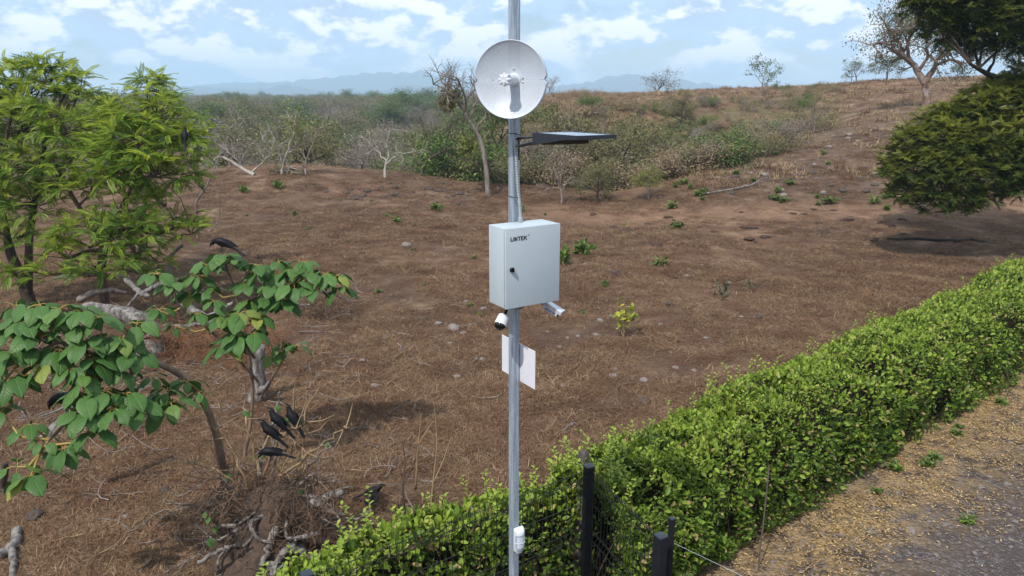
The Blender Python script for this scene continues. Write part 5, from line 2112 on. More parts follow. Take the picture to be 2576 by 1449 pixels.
def poly(L, n=None):
    pts = np.array([at_y(*p) if isinstance(p, tuple) else p for p in L])
    n = n or len(pts) * 3
    t = np.linspace(0, len(pts) - 1, n)
    s = np.stack([np.interp(t, range(len(pts)), pts[:, k]) for k in range(3)], -1)
    for _ in range(2):
        s[1:-1] = (s[:-2] + 2 * s[1:-1] + s[2:]) / 4
    return s


def broad_shrub(label, base, limbs, clusters, seed, lsz):
    rng = np.random.default_rng(seed)
    o = empty('broadleaf_shrub', base)
    tag(o, label, 'shrub')
    tubes, thin = [], []
    nodes = []
    for L, r0, r1 in limbs:
        s = poly(L)
        tubes.append((s, np.linspace(r0, r1, len(s)), 8))
        nodes += list(s)
    V, F = tubes_geo(tubes)
    ob('limbs', mesh_np('limbs', V, [F], True, [barkmat('shrub bark', (.24, .17, .115), (.12, .085, .062), 12, .5)]), None, o)
    N = np.array(nodes)
    for (ux, uy, y, n, sc) in clusters:
        n = n + 2
        c = at_y(ux, uy, y)
        k = int(np.argmin(np.linalg.norm(N - c, axis=1) + np.maximum(N[:, 2] - c[2] + .1, 0)))
        mid = (N[k] + c) / 2 + np.array([rng.normal() * .05, rng.normal() * .05, -.06])
        thin.append((np.array([N[k], mid, c]), np.array([.013, .010, .006]), 6))
        az0 = rng.uniform(0, 6.28)
        for j in range(n):
            az = az0 + j * 6.283 / n * 1.0 + rng.normal() * .3
            el = rng.uniform(-.35, .25) - (.25 if j % 2 else 0)
            d = np.array([math.cos(az) * math.cos(el), math.sin(az) * math.cos(el) - .12, math.sin(el)])
            st = c + d * .07 * rng.uniform(.5, 1.5) + UP * .02
            thin.append((np.array([c, (c + st) / 2 + UP * .012, st]), np.array([.0035, .003, .0025]), 4))
            M = frames(d[None] + np.array([[0, -.12, -.50]]), (UP + rng.normal(size=3) * .28 + d * .35)[None])[0]
            s = lsz * sc * rng.uniform(.72, 1.2)
            l = ob('leaf', BIG[rng.integers(0, 4)], None, o, False)
            mw = Matrix([list(M[0]) + [0], list(M[1]) + [0], list(M[2]) + [0], [0, 0, 0, 1]]) @ Matrix.Diagonal((s, s, s, 1))
            mw.translation = Vector(st) - o.location
            l.matrix_local = mw
    V, F = tubes_geo(thin)
    ob('leaf_stalks', mesh_np('leaf_stalks', V, [F], True, [M_PETIOLE]), None, o)['kind'] = 'stuff'
    return o


def build_shrubs():
    b = ground(575, 1290)
    limbs = [([(582, 1300, 7.3), (572, 1240, 7.25), (560, 1170, 7.2), (545, 1090, 7.1), (515, 1010, 7.0), (465, 945, 6.9), (390, 908, 6.8), (300, 900, 6.6)], .050, .028),
             ([(300, 900, 6.6), (230, 890, 6.4), (150, 860, 6.3), (90, 840, 6.2)], .026, .012), ([(390, 908, 6.8), (340, 850, 6.6), (290, 800, 6.5)], .022, .010),
             ([(300, 900, 6.6), (250, 960, 6.2), (190, 1040, 6.0), (140, 1080, 5.9), (100, 1140, 5.8)], .020, .009), ([(330, 900, 6.7), (330, 960, 6.4), (300, 1010, 6.2)], .016, .009),
             ([(465, 945, 6.9), (440, 960, 6.8), (425, 1000, 6.7)], .014, .008), ([(150, 860, 6.3), (60, 900, 6.1), (10, 960, 6.0)], .016, .008)]
    cl = [(100, 768, 6.3, 5, .9), (150, 778, 6.3, 6, 1), (205, 782, 6.3, 5, 1), (250, 800, 6.3, 5, 1), (55, 810, 6.2, 5, 1), (15, 830, 6.2, 5, 1), (30, 885, 6.1, 6, 1), (100, 842, 6.2, 5, 1), (150, 880, 6.2, 6, 1), (205, 862, 6.2, 6, 1.05),
          (255, 850, 6.3, 6, 1), (310, 850, 6.4, 6, 1), (345, 815, 6.5, 4, .9), (235, 905, 6.2, 6, 1.1), (180, 930, 6.1, 6, 1), (110, 920, 6.1, 5, 1), (330, 890, 6.4, 5, 1), (30, 950, 6.0, 5, 1), (-5, 985, 6.0, 4, 1), (5, 1035, 5.9, 3, .9),
          (205, 990, 6.0, 6, 1.05), (265, 985, 6.1, 6, 1.05), (320, 990, 6.2, 6, 1.05), (215, 1040, 5.9, 6, 1.05), (285, 1030, 6.0, 7, 1.05), (345, 1020, 6.2, 5, 1), (420, 985, 6.6, 6, 1), (430, 1015, 6.5, 7, 1.1), (470, 960, 6.8, 5, .8), (500, 990, 6.8, 4, .8),
          (385, 950, 6.6, 4, .8), (240, 1085, 5.9, 4, .9), (75, 1070, 5.9, 4, .75), (110, 1110, 5.85, 3, .6), (160, 1130, 5.85, 6, .9), (45, 1175, 5.8, 4, .75), (75, 1200, 5.75, 5, 1.05), (40, 770, 6.4, 4, .9), (-20, 900, 6.1, 5, 1), (280, 880, 6.4, 5, 1), (75, 870, 6.2, 5, 1), (175, 825, 6.3, 5, 1), (125, 805, 6.3, 5, .95), (300, 930, 6.3, 4, .9), (210, 945, 6.1, 5, 1)]
    broad_shrub('sprawling shrub with large dark green leaves on a long bent limb from the stump', b, limbs, cl, 5, .205)
    b = ground(640, 1150)
    y = b[1]
    limbs = [([(600, 1210, y), (628, 1090, y), (640, 980, y), (622, 870, y - .1), (600, 770, y - .1), (588, 715, y - .2), (556, 640, y - .2)], .026, .012), ([(590, 722, y - .2), (540, 705, y - .2), (500, 690, y - .2)], .012, .008),
             ([(592, 722, y - .2), (620, 690, y - .2), (650, 668, y - .2)], .012, .008), ([(620, 860, y - .1), (680, 760, y), (740, 710, y), (800, 700, y + .1), (850, 705, y + .1)], .02, .008),
             ([(650, 960, y), (560, 860, y - .4), (480, 790, y - .4), (445, 765, y - .4), (430, 715, y - .4), (400, 690, y - .4)], .018, .007), ([(640, 900, y), (600, 830, y - .4), (585, 800, y - .5)], .02, .01), ([(655, 1000, y), (700, 930, y - .1), (725, 880, y - .2)], .015, .007)]
    y -= .2
    cl = [(556, 645, y, 7, .95), (590, 655, y, 5, .85), (520, 668, y, 5, .9), (500, 695, y, 5, .9), (645, 668, y, 5, .8), (480, 735, y, 6, .85), (530, 725, y, 5, .8), (395, 690, y - .2, 5, .95), (440, 715, y - .2, 4, .8), (400, 780, y - .3, 5, .9), (440, 820, y - .3, 4, .7),
          (660, 680, y + .1, 5, .9), (700, 690, y + .1, 6, .95), (690, 720, y, 6, .95), (735, 680, y + .1, 5, .9), (740, 715, y, 6, .95), (775, 690, y + .1, 6, .9), (790, 725, y, 6, .9), (820, 690, y + .1, 5, .85), (845, 695, y + .1, 5, .85), (858, 725, y + .1, 5, .85),
          (670, 750, y, 6, 1), (715, 755, y, 6, 1), (640, 755, y, 6, 1), (600, 790, y - .3, 6, 1.05), (645, 800, y - .2, 5, 1), (560, 800, y - .4, 5, 1), (600, 845, y - .5, 6, 1.25), (640, 840, y - .4, 5, 1.15), (570, 870, y - .5, 4, 1.1), (740, 872, y, 4, .8), (715, 868, y, 3, .6),
          (690, 892, y, 4, .7), (500, 790, y - .4, 5, .8), (540, 760, y - .3, 5, .85), (620, 715, y, 5, .85), (760, 660, y + .2, 4, .8), (700, 660, y + .2, 4, .8)]
    broad_shrub('upright large leaved shrub with yellow stems on which a bird perches', b, limbs, cl, 6, .225)


build_shrubs()


# ------------------------------------------------------------------ dead wood
def dead(name, label, limbs, mat=None, cat='dead wood', seed=0, knob=.05, group=None):
    """limbs: list of (points, r0, r1); uneven weathered limbs, one thing"""
    rng = np.random.default_rng(seed)
    first = poly(limbs[0][0], 2)[0]
    o = empty(name, first)
    tag(o, label, cat, group)
    for k, (L, r0, r1) in enumerate(limbs):
        n = len(L) * 5
        s = poly(L, n)
        s[1:-1] += rng.normal(size=(n - 2, 3)) * r0 * .08
        rad = np.linspace(r0, r1, n) * (1 + knob * np.convolve(rng.normal(size=n + 4), np.ones(5) / 3, 'valid'))
        rad[-1] *= .35
        V, F = tubes_geo([(s, np.maximum(rad, .002), 9)])
        ang = np.arctan2(V[:, 1] - np.repeat(s, 9, 0)[:, 1], V[:, 0] - np.repeat(s, 9, 0)[:, 0])
        V = V + (V - np.repeat(s, 9, 0)) * (.12 * np.sin(ang * 3 + np.repeat(np.arange(n), 9) * .06) + .05 * np.sin(ang * 7))[:, None]
        # close the two ends
        ends = [np.arange(9)[::-1].reshape(1, 9), (np.arange(9) + (n - 1) * 9).reshape(1, 9)]
        ob('trunk' if k == 0 else 'bough', mesh_np('bough', V, [F] + ends, True, [mat or WOOD_GREY]), None, o)
    return o


def gp(ux, uy, lift=0.0):
    return ground(ux, uy) + UP * lift


def build_deadwood():
    y = ground(390, 895)[1]
    dead('fallen_log', 'thick bleached grey log arching down to the ground beneath the feathery trees',
         [([(215, 775, y + .4), (270, 780, y + .3), (320, 790, y + .2), (355, 805, y), (378, 835, y), (380, 870, y), (372, 905, y - .2)], .10, .235)], seed=1, knob=.08)
    dead('dead_branch', 'forked grey dead branch lying among the roots behind the shrub',
         [([(300, 690, y + 1.2), (330, 715, y + 1), (350, 735, y + .6), (375, 745, y + .4)], .055, .05), ([(350, 735, y + .6), (330, 760, y + .5), (310, 780, y + .3)], .03, .015), ([(360, 738, y + .5), (400, 715, y + .5), (430, 715, y + .5)], .055, .05)], seed=2)
    dead('dead_branch', 'broad forked piece of bleached wood beside the upright shrub stem',
         [([(450, 755, y), (490, 785, y - .1), (520, 802, y - .2), (545, 812, y - .2)], .07, .08), ([(520, 802, y - .2), (560, 780, y), (585, 760, y)], .06, .03), ([(530, 808, y - .2), (470, 820, y), (410, 818, y + .1)], .04, .02)], seed=3)
    dead('dead_branch', 'curved dark bough arching behind the slim tree trunk',
         [([(200, 755, y + 1.6), (235, 735, y + 1.6), (280, 728, y + 1.5), (320, 735, y + 1.5)], .08, .03)], BARK_GREY, seed=4)
    yb = ground(790, 775)[1]
    dead('dead_branch', 'bleached crooked branch poking out past the shrub leaves',
         [([(690, 770, yb), (730, 755, yb), (760, 768, yb - .1), (790, 765, yb), (800, 755, yb)], .028, .02), ([(815, 730, yb), (850, 745, yb + .1), (880, 752, yb + .2), (905, 748, yb + .3)], .03, .012), ([(860, 748, yb + .1), (890, 760, yb), (920, 750, yb)], .016, .006)], seed=5)
    yb = ground(655, 1010)[1]
    dead('tree_stump', 'upright splintered grey stump under the large leaves',
         [([(655, 870, yb), (648, 920, yb), (652, 970, yb), (640, 1015, yb)], .07, .15), ([(650, 985, yb - .1), (670, 975, yb - .2), (680, 960, yb - .2)], .06, .03)], seed=6)
    dead('fallen_log', 'slanting split log on which a black bird stands',
         [([(105, 1110, 7.6), (150, 1065, 7.75), (190, 1030, 7.9), (230, 1000, 8.0)], .055, .075), ([(150, 1065, 7.7), (170, 1030, 7.6), (178, 1012, 7.6)], .022, .018), ([(175, 1018, 7.6), (140, 1035, 7.5), (95, 1050, 7.4)], .014, .008)], seed=7)
    dead('dead_branch', 'thick grey forked branch lying on the straw',
         [([gp(45, 1345, .05), gp(40, 1380, .06), gp(20, 1400, .06), gp(-20, 1420, .05)], .045, .055), ([gp(28, 1392, .06), gp(38, 1425, .05), gp(30, 1465, .03)], .038, .03)], seed=8)
    dead('dead_branch', 'dark upright broken branch stub on the straw', [([gp(5, 1240, 0), (12, 1180, ground(5, 1240)[1]), (14, 1165, ground(5, 1240)[1])], .045, .03), ([gp(25, 1245, .03), gp(-10, 1240, .05)], .035, .03)], BARK_DARK, seed=9)
    dead('dead_branch', 'long thin black log lying under the great tree',
         [([gp(2230, 603, .03), gp(2262, 606, .05), gp(2300, 603, .04), gp(2350, 608, .05), gp(2410, 607, .03)], .025, .05), ([gp(2400, 609, .03), gp(2440, 606, .05), gp(2480, 611, .03)], .05, .03)], pm('near-black wood', (.018, .015, .014), .9, var=(.04, .032, .028), vscale=6, bump=1), seed=10)  # near-black limbs laid along a dark band of ground
    dead('dead_branch', 'long thin fallen branch on the stony slope',
         [([gp(1765, 493, .05), gp(1800, 487, .06), gp(1850, 480, .08), gp(1890, 472, .1)], .04, .05), ([gp(1890, 472, .1), gp(1915, 464, .2), gp(1932, 458, .2)], .045, .02), ([gp(1795, 489, .05), (1788, 478, ground(1795, 489)[1]), (1785, 470, ground(1795, 489)[1])], .025, .012)], seed=11)
    for k, (a, b2, r, lab) in enumerate((((525, 1385), (600, 1365), .016, 'straight bleached stick on the straw near the stump'), ((545, 1265), (500, 1300), .022, 'short broken pale stick lying on the straw'), ((235, 1310), (330, 1345), .012, 'crooked grey twig lying beside stones'),
                                         ((1415, 1090), (1450, 1070), .02, 'short dark stick lying behind the hedge'), ((540, 1190), (470, 1200), .008, 'thin fallen twig on trampled straw'), ((380, 1400), (350, 1449), .010, 'thin forked twig lying on the straw'))):
        p, q = np.array(gp(*a, .02)), np.array(gp(*b2, .03))
        m = (p + q) / 2 + np.array([.05, .06, .02])
        dead('stick', lab, [([p, m, q], r, r * .6)], seed=20 + k, cat='stick')
    # branch posts to the right of the feathery trees
    g = ground(497, 600)
    dead('dead_branch', 'slim upright grey branch on which a bird sits', [([g - UP * .1, (496, 550, g[1]), (492, 510, g[1]), (506, 488, g[1]), (520, 470, g[1]), (535, 430, g[1]), (550, 395, g[1] + .2), (562, 370, g[1] + .3)], .04, .012)], BARK_GREY, seed=12)
    g = ground(520, 582)
    dead('dead_branch', 'thin pale twig rising from the dry ground', [([g - UP * .05, (545, 565, g[1]), (553, 540, g[1]), (550, 500, g[1]), (553, 465, g[1])], .022, .008)], BARK_GREY, seed=13)
    g = ground(425, 690)
    dead('dead_branch', 'bent dark grey bough curving up out of the brush', [([g - UP * .1, (425, 650, g[1]), (440, 630, g[1]), (460, 615, g[1] - .2)], .07, .04)], BARK_GREY, seed=14)


build_deadwood()


def build_stump():
    """old stump with roots, many shoots and dry vines"""
    g = ground(690, 1400)
    Y = g[1]
    o = empty('old_stump', g)
    tag(o, 'rotten old stump bristling with roots, dead stems and dry vines', 'stump')
    rng = np.random.default_rng(8)
    # earth and wood core
    rings = []
    for z, r in ((-.1, .62), (.1, .55), (.28, .40), (.45, .30), (.62, .24), (.75, .18), (.82, .08)):
        rings.append([(r * (1 + .22 * math.sin(3 * a + z * 4) + .15 * math.sin(7 * a + z * 9)) * math.cos(a) * 1.25 + .1 * z, r * (1 + .2 * math.sin(4 * a + 1)) * math.sin(a), z) for a in np.linspace(0, 6.283, 26, endpoint=False)])
    lp('core', BM().loft(rings), barkmat('rotten wood and earth', (.10, .066, .046), (.04, .028, .022), 6, 1.0, (1, 1, .6)), o)
    pale = [([(735, 1365, Y - .25), (712, 1395, Y - .4), (690, 1430, Y - .5)], .045, .03), ([(690, 1330, Y - .3), (680, 1370, Y - .4), (660, 1420, Y - .55)], .04, .03), ([(735, 1370, Y - .3), (765, 1395, Y - .35), (800, 1425, Y - .5)], .05, .035),
            ([(730, 1360, Y - .3), (770, 1350, Y - .3), (800, 1345, Y - .3)], .035, .015), ([(770, 1285, Y), (800, 1265, Y), (830, 1250, Y), (860, 1238, Y)], .05, .035), ([(720, 1250, Y), (760, 1245, Y), (810, 1250, Y), (840, 1285, Y - .1), (865, 1330, Y - .2)], .016, .008),
            ([(500, 1415, Y - .5), (540, 1390, Y - .5), (580, 1375, Y - .5), (600, 1380, Y - .4)], .022, .015), ([(640, 1245, Y), (625, 1265, Y), (600, 1290, Y)], .022, .015), ([(690, 1250, Y), (700, 1300, Y - .1), (710, 1330, Y - .2)], .02, .012), ([(600, 1320, Y - .2), (640, 1290, Y - .2), (660, 1280, Y - .1)], .012, .006),
            ([(680, 1425, Y - .6), (700, 1440, Y - .6), (720, 1435, Y - .6)], .06, .04), ([(650, 1200, Y), (660, 1150, Y + .2), (680, 1080, Y + .3), (700, 1020, Y + .4), (705, 985, Y + .4)], .022, .008)]
    for L, r0, r1 in pale:
        s = poly(L, len(L) * 5)
        s[1:-1] += rng.normal(size=(len(s) - 2, 3)) * r0 * .3
        V, F = tubes_geo([(s, np.linspace(r0, r1, len(s)) * (1 + .12 * rng.normal(size=len(s))), 8)])
        ob('root', mesh_np('root', V, [F, np.arange(8)[::-1].reshape(1, 8), (np.arange(8) + (len(s) - 1) * 8).reshape(1, 8)], True, [WOOD_GREY]), None, o)
    for k in range(16):
        az = rng.uniform(0, 6.28)
        c = np.array([g[0] + .1, g[1] + .05, g[2]]) + np.array([math.cos(az) * .25, math.sin(az) * .2, rng.uniform(.3, .75)])
        L = rng.uniform(.35, .8)
        e = c + np.array([math.cos(az) * L, math.sin(az) * L * .7, rng.uniform(-.45, .12)])
        e[2] = max(e[2], gz(e[0], e[1]) + .03)
        m = (c + e) / 2 + rng.normal(size=3) * .09
        s = poly([c, m, (m + e) / 2 + rng.normal(size=3) * .05, e], 14)
        r0 = rng.uniform(.012, .03)
        V, F = tubes_geo([(s, np.linspace(r0, r0 * .45, 14) * (1 + .1 * rng.normal(size=14)), 7)])
        ob('root', mesh_np('root', V, [F], True, [WOOD_GREY if k % 3 else BARK_GREY]), None, o)
    # upright dead stems and side shoots
    stems = [[(660, 1210), (690, 1120), (720, 1090), (770, 1040)], [(650, 1190), (670, 1090), (720, 1090), (760, 1070)], [(690, 1230), (740, 1110), (770, 1060), (780, 1000)], [(620, 1230), (600, 1150), (570, 1110), (530, 1070)],
             [(700, 1220), (720, 1150), (735, 1060), (742, 1000)], [(720, 1230), (780, 1170), (820, 1130), (850, 1100)], [(740, 1240), (760, 1180), (765, 1100), (770, 1060)], [(610, 1230), (560, 1190), (500, 1170), (450, 1160)],
             [(650, 1200), (640, 1130), (620, 1060), (610, 1020)], [(700, 1200), (800, 1130), (850, 1080), (880, 1075)], [(600, 1250), (580, 1220), (560, 1200), (540, 1195)], [(680, 1210), (700, 1150), (690, 1080), (700, 1045)]]
    for L in stems:
        s = poly([(ux, uy, Y + .05 + .12 * k * rng.normal()) for k, (ux, uy) in enumerate(L)], 12)
        s[1:-1] += rng.normal(size=(10, 3)) * .015
        r0 = rng.uniform(.010, .018)
        tb = [(s, np.linspace(r0, r0 * .35, 12), 6)]
        for k in (6, 8, 10):
            d = nrm(s[k] - s[k - 1] + rng.normal(size=3) * .6)
            tb.append((np.array([s[k], s[k] + d * .12 + rng.normal(size=3) * .02, s[k] + d * .26]), np.array([r0 * .5, r0 * .35, .002]), 4))
        V, F = tubes_geo(tb)
        ob('stem', mesh_np('stem', V, [F], True, [BARK_GREY if rng.random() < .5 else WOOD_TAN]), None, o)
    # a few leaves left on the shoots
    for (ux, uy, y) in ((610, 1035, Y), (625, 1030, Y), (760, 1055, Y), (810, 1110, Y), (820, 1112, Y), (640, 1140, Y), (660, 1138, Y), (730, 1045, Y), (515, 1290, Y - .4), (525, 1300, Y - .4), (540, 1325, Y - .4), (525, 1355, Y - .5), (545, 1275, Y - .3), (575, 1190, Y), (700, 1020, Y), (745, 1230, Y)):
        l = ob('leaf', BIG[rng.integers(0, 4)], None, o, False)
        l.location = Vector(at_y(ux, uy, y)) - o.location
        l.rotation_euler = (rng.uniform(-1.2, -.2), rng.uniform(-.4, .4), rng.uniform(0, 6.28))
        s = rng.uniform(.06, .11)
        l.scale = (s, s, s)

    def vines(n, box, spread, seed, mat, parent=None, name='dry_vines', lab=None):
        rg = np.random.default_rng(seed)
        tb = []
        for _ in range(n):
            a = at_y(rg.uniform(box[0], box[2]), rg.uniform(box[1], box[3]), rg.uniform(box[4], box[5]))
            p = a.copy()
            d = rand_dirs(rg, 1)[0]
            pts = []
            for _k in range(7):
                pts.append(p.copy())
                d = nrm(d + rg.normal(size=3) * .6 - UP * .08)
                p = p + d * spread * rg.uniform(.4, 1) / 3
                p[2] = max(p[2], gz(p[0], p[1]) + .01)
            tb.append((np.array(pts), np.linspace(.0045, .0025, 7), 4))
        V, F = tubes_geo(tb)
        v = ob(name, mesh_np(name, V, [F], True, [mat]), None, parent)
        v['kind'] = 'stuff'
        if lab:
            tag(v, lab, 'vines', kind='stuff')
    MV = barkmat('dry brown vine', (.17, .105, .068), (.085, .055, .04), 6, .2)
    vines(430, (520, 1180, 860, 1420, Y - .4, Y + .3), .36, 1, MV, o)
    yb = ground(450, 900)[1]
    vines(900, (330, 820, 700, 980, yb - .6, yb + 1.0), .5, 2, barkmat('red dry vine', (.26, .12, .058), (.15, .075, .04), 6, .2), None, 'dry_vines', 'tangled red-brown dry vines heaped below the shrub')
    yb = ground(830, 800)[1]
    vines(260, (760, 735, 880, 810, yb - .3, yb + .4), .4, 3, MV, None, 'dry_vines', 'heap of dry grassy vines under the bleached branch')


build_stump()


def build_twig_litter():
    """fallen twigs strewn over the ground under the shrubs and trees"""
    rng = np.random.default_rng(71)
    protos = []
    for k in range(5):
        tb = []
        p = np.array([0, 0, .012])
        d = np.array([1.0, 0, .03])
        pts = [p]
        for _ in range(5):
            d = nrm(d + rng.normal(size=3) * np.array([.25, .35, .12]))
            p = p + d * .09
            p[2] = max(p[2], .01)
            pts.append(p.copy())
        tb.append((np.array(pts), np.linspace(.007, .003, 6), 5))
        for j in (2, 3, 4):
            e = nrm(rng.normal(size=3) * np.array([1, 1, .35]) + np.array([.6, 0, .2]))
            tb.append((np.array([pts[j], pts[j] + e * .07, pts[j] + e * .15 + rng.normal(size=3) * .015]), np.array([.004, .003, .0018]), 4))
        V, F = tubes_geo(tb)
        protos.append(mesh_np('twig', V, [F], True, [(BARK_GREY, BARK_NEEM, WOOD_TAN, WOOD_GREY, BARK_TWIG)[k]]))
    n = 2600
    x, y = rng.uniform(-10, -.2, n), rng.uniform(5.9, 17, n)
    w = .9 * np.exp(-((x + 2.4) / 1.3) ** 2 - ((y - 7.4) / 1.4) ** 2) + .85 * np.exp(-((x + 5.6) / 2.4) ** 2 - ((y - 11.5) / 2.6) ** 2) + .10
    keep = (rng.random(n) < w) & ((x - FA[0]) * -.59 + (y - FA[1]) * .807 > .7)
    x, y = x[keep], y[keep]
    n = len(x)
    s = rng.uniform(.4, 1.25, n)
    rot = np.stack([rng.normal(size=n) * .3, rng.normal(size=n) * .16, rng.uniform(0, 6.28, n)], -1)
    scatter('twig_litter', 'broken dry twigs strewn over the straw under the shrubs', 'twigs', np.stack([x, y, terrain(x, y) + rng.uniform(.0, .10, n)], -1), rot, np.stack([s, s, s], -1), rng.integers(0, 5, n), protos)


build_twig_litter()

# ------------------------------------------------------------------ stones, clods and weeds
M_ROCK = pm('grey stone', (.25, .215, .195), .85, var=(.15, .125, .115), vscale=7, bump=.6, bscale=18, spec=.2)
M_ROCKD = pm('dark basalt stone', (.095, .072, .060), .85, var=(.055, .042, .036), vscale=7, bump=.7, bscale=18, spec=.2)
M_CLOD = pm('dark dry dung', (.050, .032, .025), .95, var=(.085, .055, .042), vscale=9, bump=1, bscale=14, spec=.1)


def rock_mesh(seed, mat, flat=.65, name='stone'):
    rng = np.random.default_rng(seed)
    b = bmesh.new()
    bmesh.ops.create_icosphere(b, subdivisions=2, radius=.5)
    dirs = rand_dirs(rng, 9)
    off = rng.uniform(.30, .46, 9)
    for v in b.verts:
        p = np.array(v.co)
        for d, f in zip(dirs, off):
            k = p @ d
            if k > f:
                p = p - d * (k - f) * .85
        p = p * (1 + .05 * rng.normal())
        v.co = Vector((p[0] * 1.15, p[1], p[2] * flat + .5 * flat * .45))
    me = bpy.data.meshes.new(name)
    b.to_mesh(me)
    b.free()
    me.materials.append(mat)
    me.polygons.foreach_set('use_smooth', [False] * len(me.polygons))
    return me


ROCKS = [rock_mesh(k, M_ROCK) for k in range(4)]
ROCKSD = [rock_mesh(10 + k, M_ROCKD) for k in range(4)]
CLODS = [rock_mesh(20 + k, M_CLOD, .32) for k in range(3)]


def stone(me, p, s, rz, label, group, name='stone', cat='stone', sizes=None):
    if sizes:
        label = ('smaller ' if s < sizes[0] else ('larger ' if s > sizes[1] else 'middling ')) + label
    o = ob(name, me)
    o.location = tuple(p)
    o.rotation_euler = (0, 0, rz)
    o.scale = (s, s, s)
    tag(o, label, cat, group)


def build_stones():
    rng = np.random.default_rng(15)
    u = lambda: rng.uniform(0, 6.28)
    solo = [(1103, 818, 22, 0, 'pale rounded stone in the straw beside the pole'), (1140, 830, 34, 0, 'broad grey stone half sunk next to the pale stone'), (1022, 622, 26, 0, 'flat light grey stone lying alone in the pasture'), (912, 910, 18, 0, 'small round light stone on bare straw'),
            (1620, 962, 26, 0, 'pointed light tan stone behind the hedge'), (1620, 1015, 34, 1, 'large rounded brown stone near the leaf litter behind the hedge'), (90, 1305, 50, 1, 'wide dark grey stone near the forked branch'), (165, 1277, 26, 1, 'small brown stone above the dark one'),
            (315, 1305, 22, 0, 'grey stone next to the crooked twig'), (405, 1327, 26, 1, 'brown stone standing on the straw near the stump'), (415, 1238, 34, 1, 'dark blackish stone on the straw'), (1907, 800, 22, 1, 'dark round stone alone on the slope of the pasture'),
            (1685, 770, 22, 1, 'small dark stone behind the grey weed'), (780, 1440, 40, 0, 'pale stone among the roots of the stump'), (575, 1420, 44, 0, 'big tan stone at the foot of the old stump'), (1552, 690, 26, 1, 'dark flat stone past the cabinet'), (1800, 985, 22, 1, 'brown stone against the back of the hedge'), (1200, 905, 14, 0, 'small pale stone close by the sign board')]
    for (ux, uy, w, k, lab) in solo:
        p = ground(ux, uy)
        stone((ROCKS, ROCKSD)[k][rng.integers(0, 4)], p, w / FU * (p[1] / .95) * .95, u(), lab, None)
    # dark rubble on the low rise
    n = 0
    while n < 55:
        ux, uy = rng.uniform(750, 1180), rng.normal(488, 15)
        p = ground(ux, uy)
        if not 20 < p[1] < 40:
            continue
        stone(ROCKSD[rng.integers(0, 4)], p - UP * .03, rng.uniform(.10, .36), u(), 'dark rough rock of the rubble strip on the low rise', 'rocks of the rubble strip', sizes=(.18, .28))
        n += 1
    n = 0
    while n < 60:
        ux, uy = rng.uniform(930, 1900), rng.uniform(640, 1010)
        p = ground(ux, uy)
        b = (p[0] - HP[0]) * HN[0] + (p[1] - HP[1]) * HN[1]
        if b < 2:
            continue
        stone(ROCKS[rng.integers(0, 4)], p - UP * .02, rng.uniform(.05, .16), u(), 'loose grey stone in the pasture straw', 'loose stones in the pasture', sizes=(.085, .125))
        n += 1
    n = 0
    while n < 90:
        ux, uy = rng.uniform(1650, 2330), rng.uniform(300, 500)
        p = ground(ux, uy)
        if not 30 < p[1] < 52 or uy > 505 - .0 * ux or p[0] < 6:
            continue
        stone(ROCKSD[rng.integers(0, 4)] if rng.random() < .6 else ROCKS[rng.integers(0, 4)], p - UP * .04, rng.uniform(.14, .42), u(), 'rough purple grey rock on the stony slope', 'rocks on the stony slope', sizes=(.23, .33))
        n += 1
    n = 0
    while n < 70:
        ux, uy = rng.uniform(1480, 2280), rng.normal(575, 22)
        p = ground(ux, uy)
        stone(CLODS[rng.integers(0, 3)], p - UP * .01, rng.uniform(.14, .42), u(), 'dark dried dung pat on the trampled cattle track', 'dung pats on the cattle track', 'dung_pat', 'dung', sizes=(.23, .33))
        n += 1
    # broken stone lying in the gravel track
    pts, rots, scl, idx = [], [], [], []
    n = 2600
    a = rng.uniform(-2, 20, n)
    b = -np.abs(rng.normal(0, 1.6, n)) - .2
    x, y = pos_main(a, b)
    s = rng.uniform(.018, .06, n)
    s = np.where(rng.random(n) < .03, s * 2.2, s)
    scatter('gravel', 'loose broken grey stone on the track', 'gravel', np.stack([x, y, np.full(n, .012)], -1), zrot(rng, n, .3), np.stack([s, s, s * .6], -1), rng.integers(0, 4, n), ROCKS)


def weed_mesh(seed, mat, n=90, h=.22, size=.085):
    rng = np.random.default_rng(seed)
    st = []
    pos, D = [], []
    for k in range(9):
        az, el = rng.uniform(0, 6.28), rng.uniform(.5, 1.4)
        d = np.array([math.cos(az) * math.cos(el), math.sin(az) * math.cos(el), math.sin(el)])
        L = h * rng.uniform(.6, 1.1)
        st.append((np.array([[0, 0, -.02], d * L * .5 + UP * .01, d * L]), np.array([.006, .004, .002]), 4))
        m = n // 9
        t = rng.uniform(.25, 1.05, m)
        pos.append(d * L * t[:, None])
        D.append(d * .6 + rng.normal(size=(m, 3)) * .7)
    pos, D = np.concatenate(pos), np.concatenate(D)
    V, F = stamp(OVAL[0], OVAL[1], pos, frames(D, UP + rng.normal(size=(len(pos), 3)) * .4), size * rng.uniform(.6, 1.3, len(pos)))
    Vt, Ft = tubes_geo(st)
    return mesh_np('leaves', V, F, False, [mat]), mesh_np('stem', Vt, [Ft], True, [WOOD_TAN])


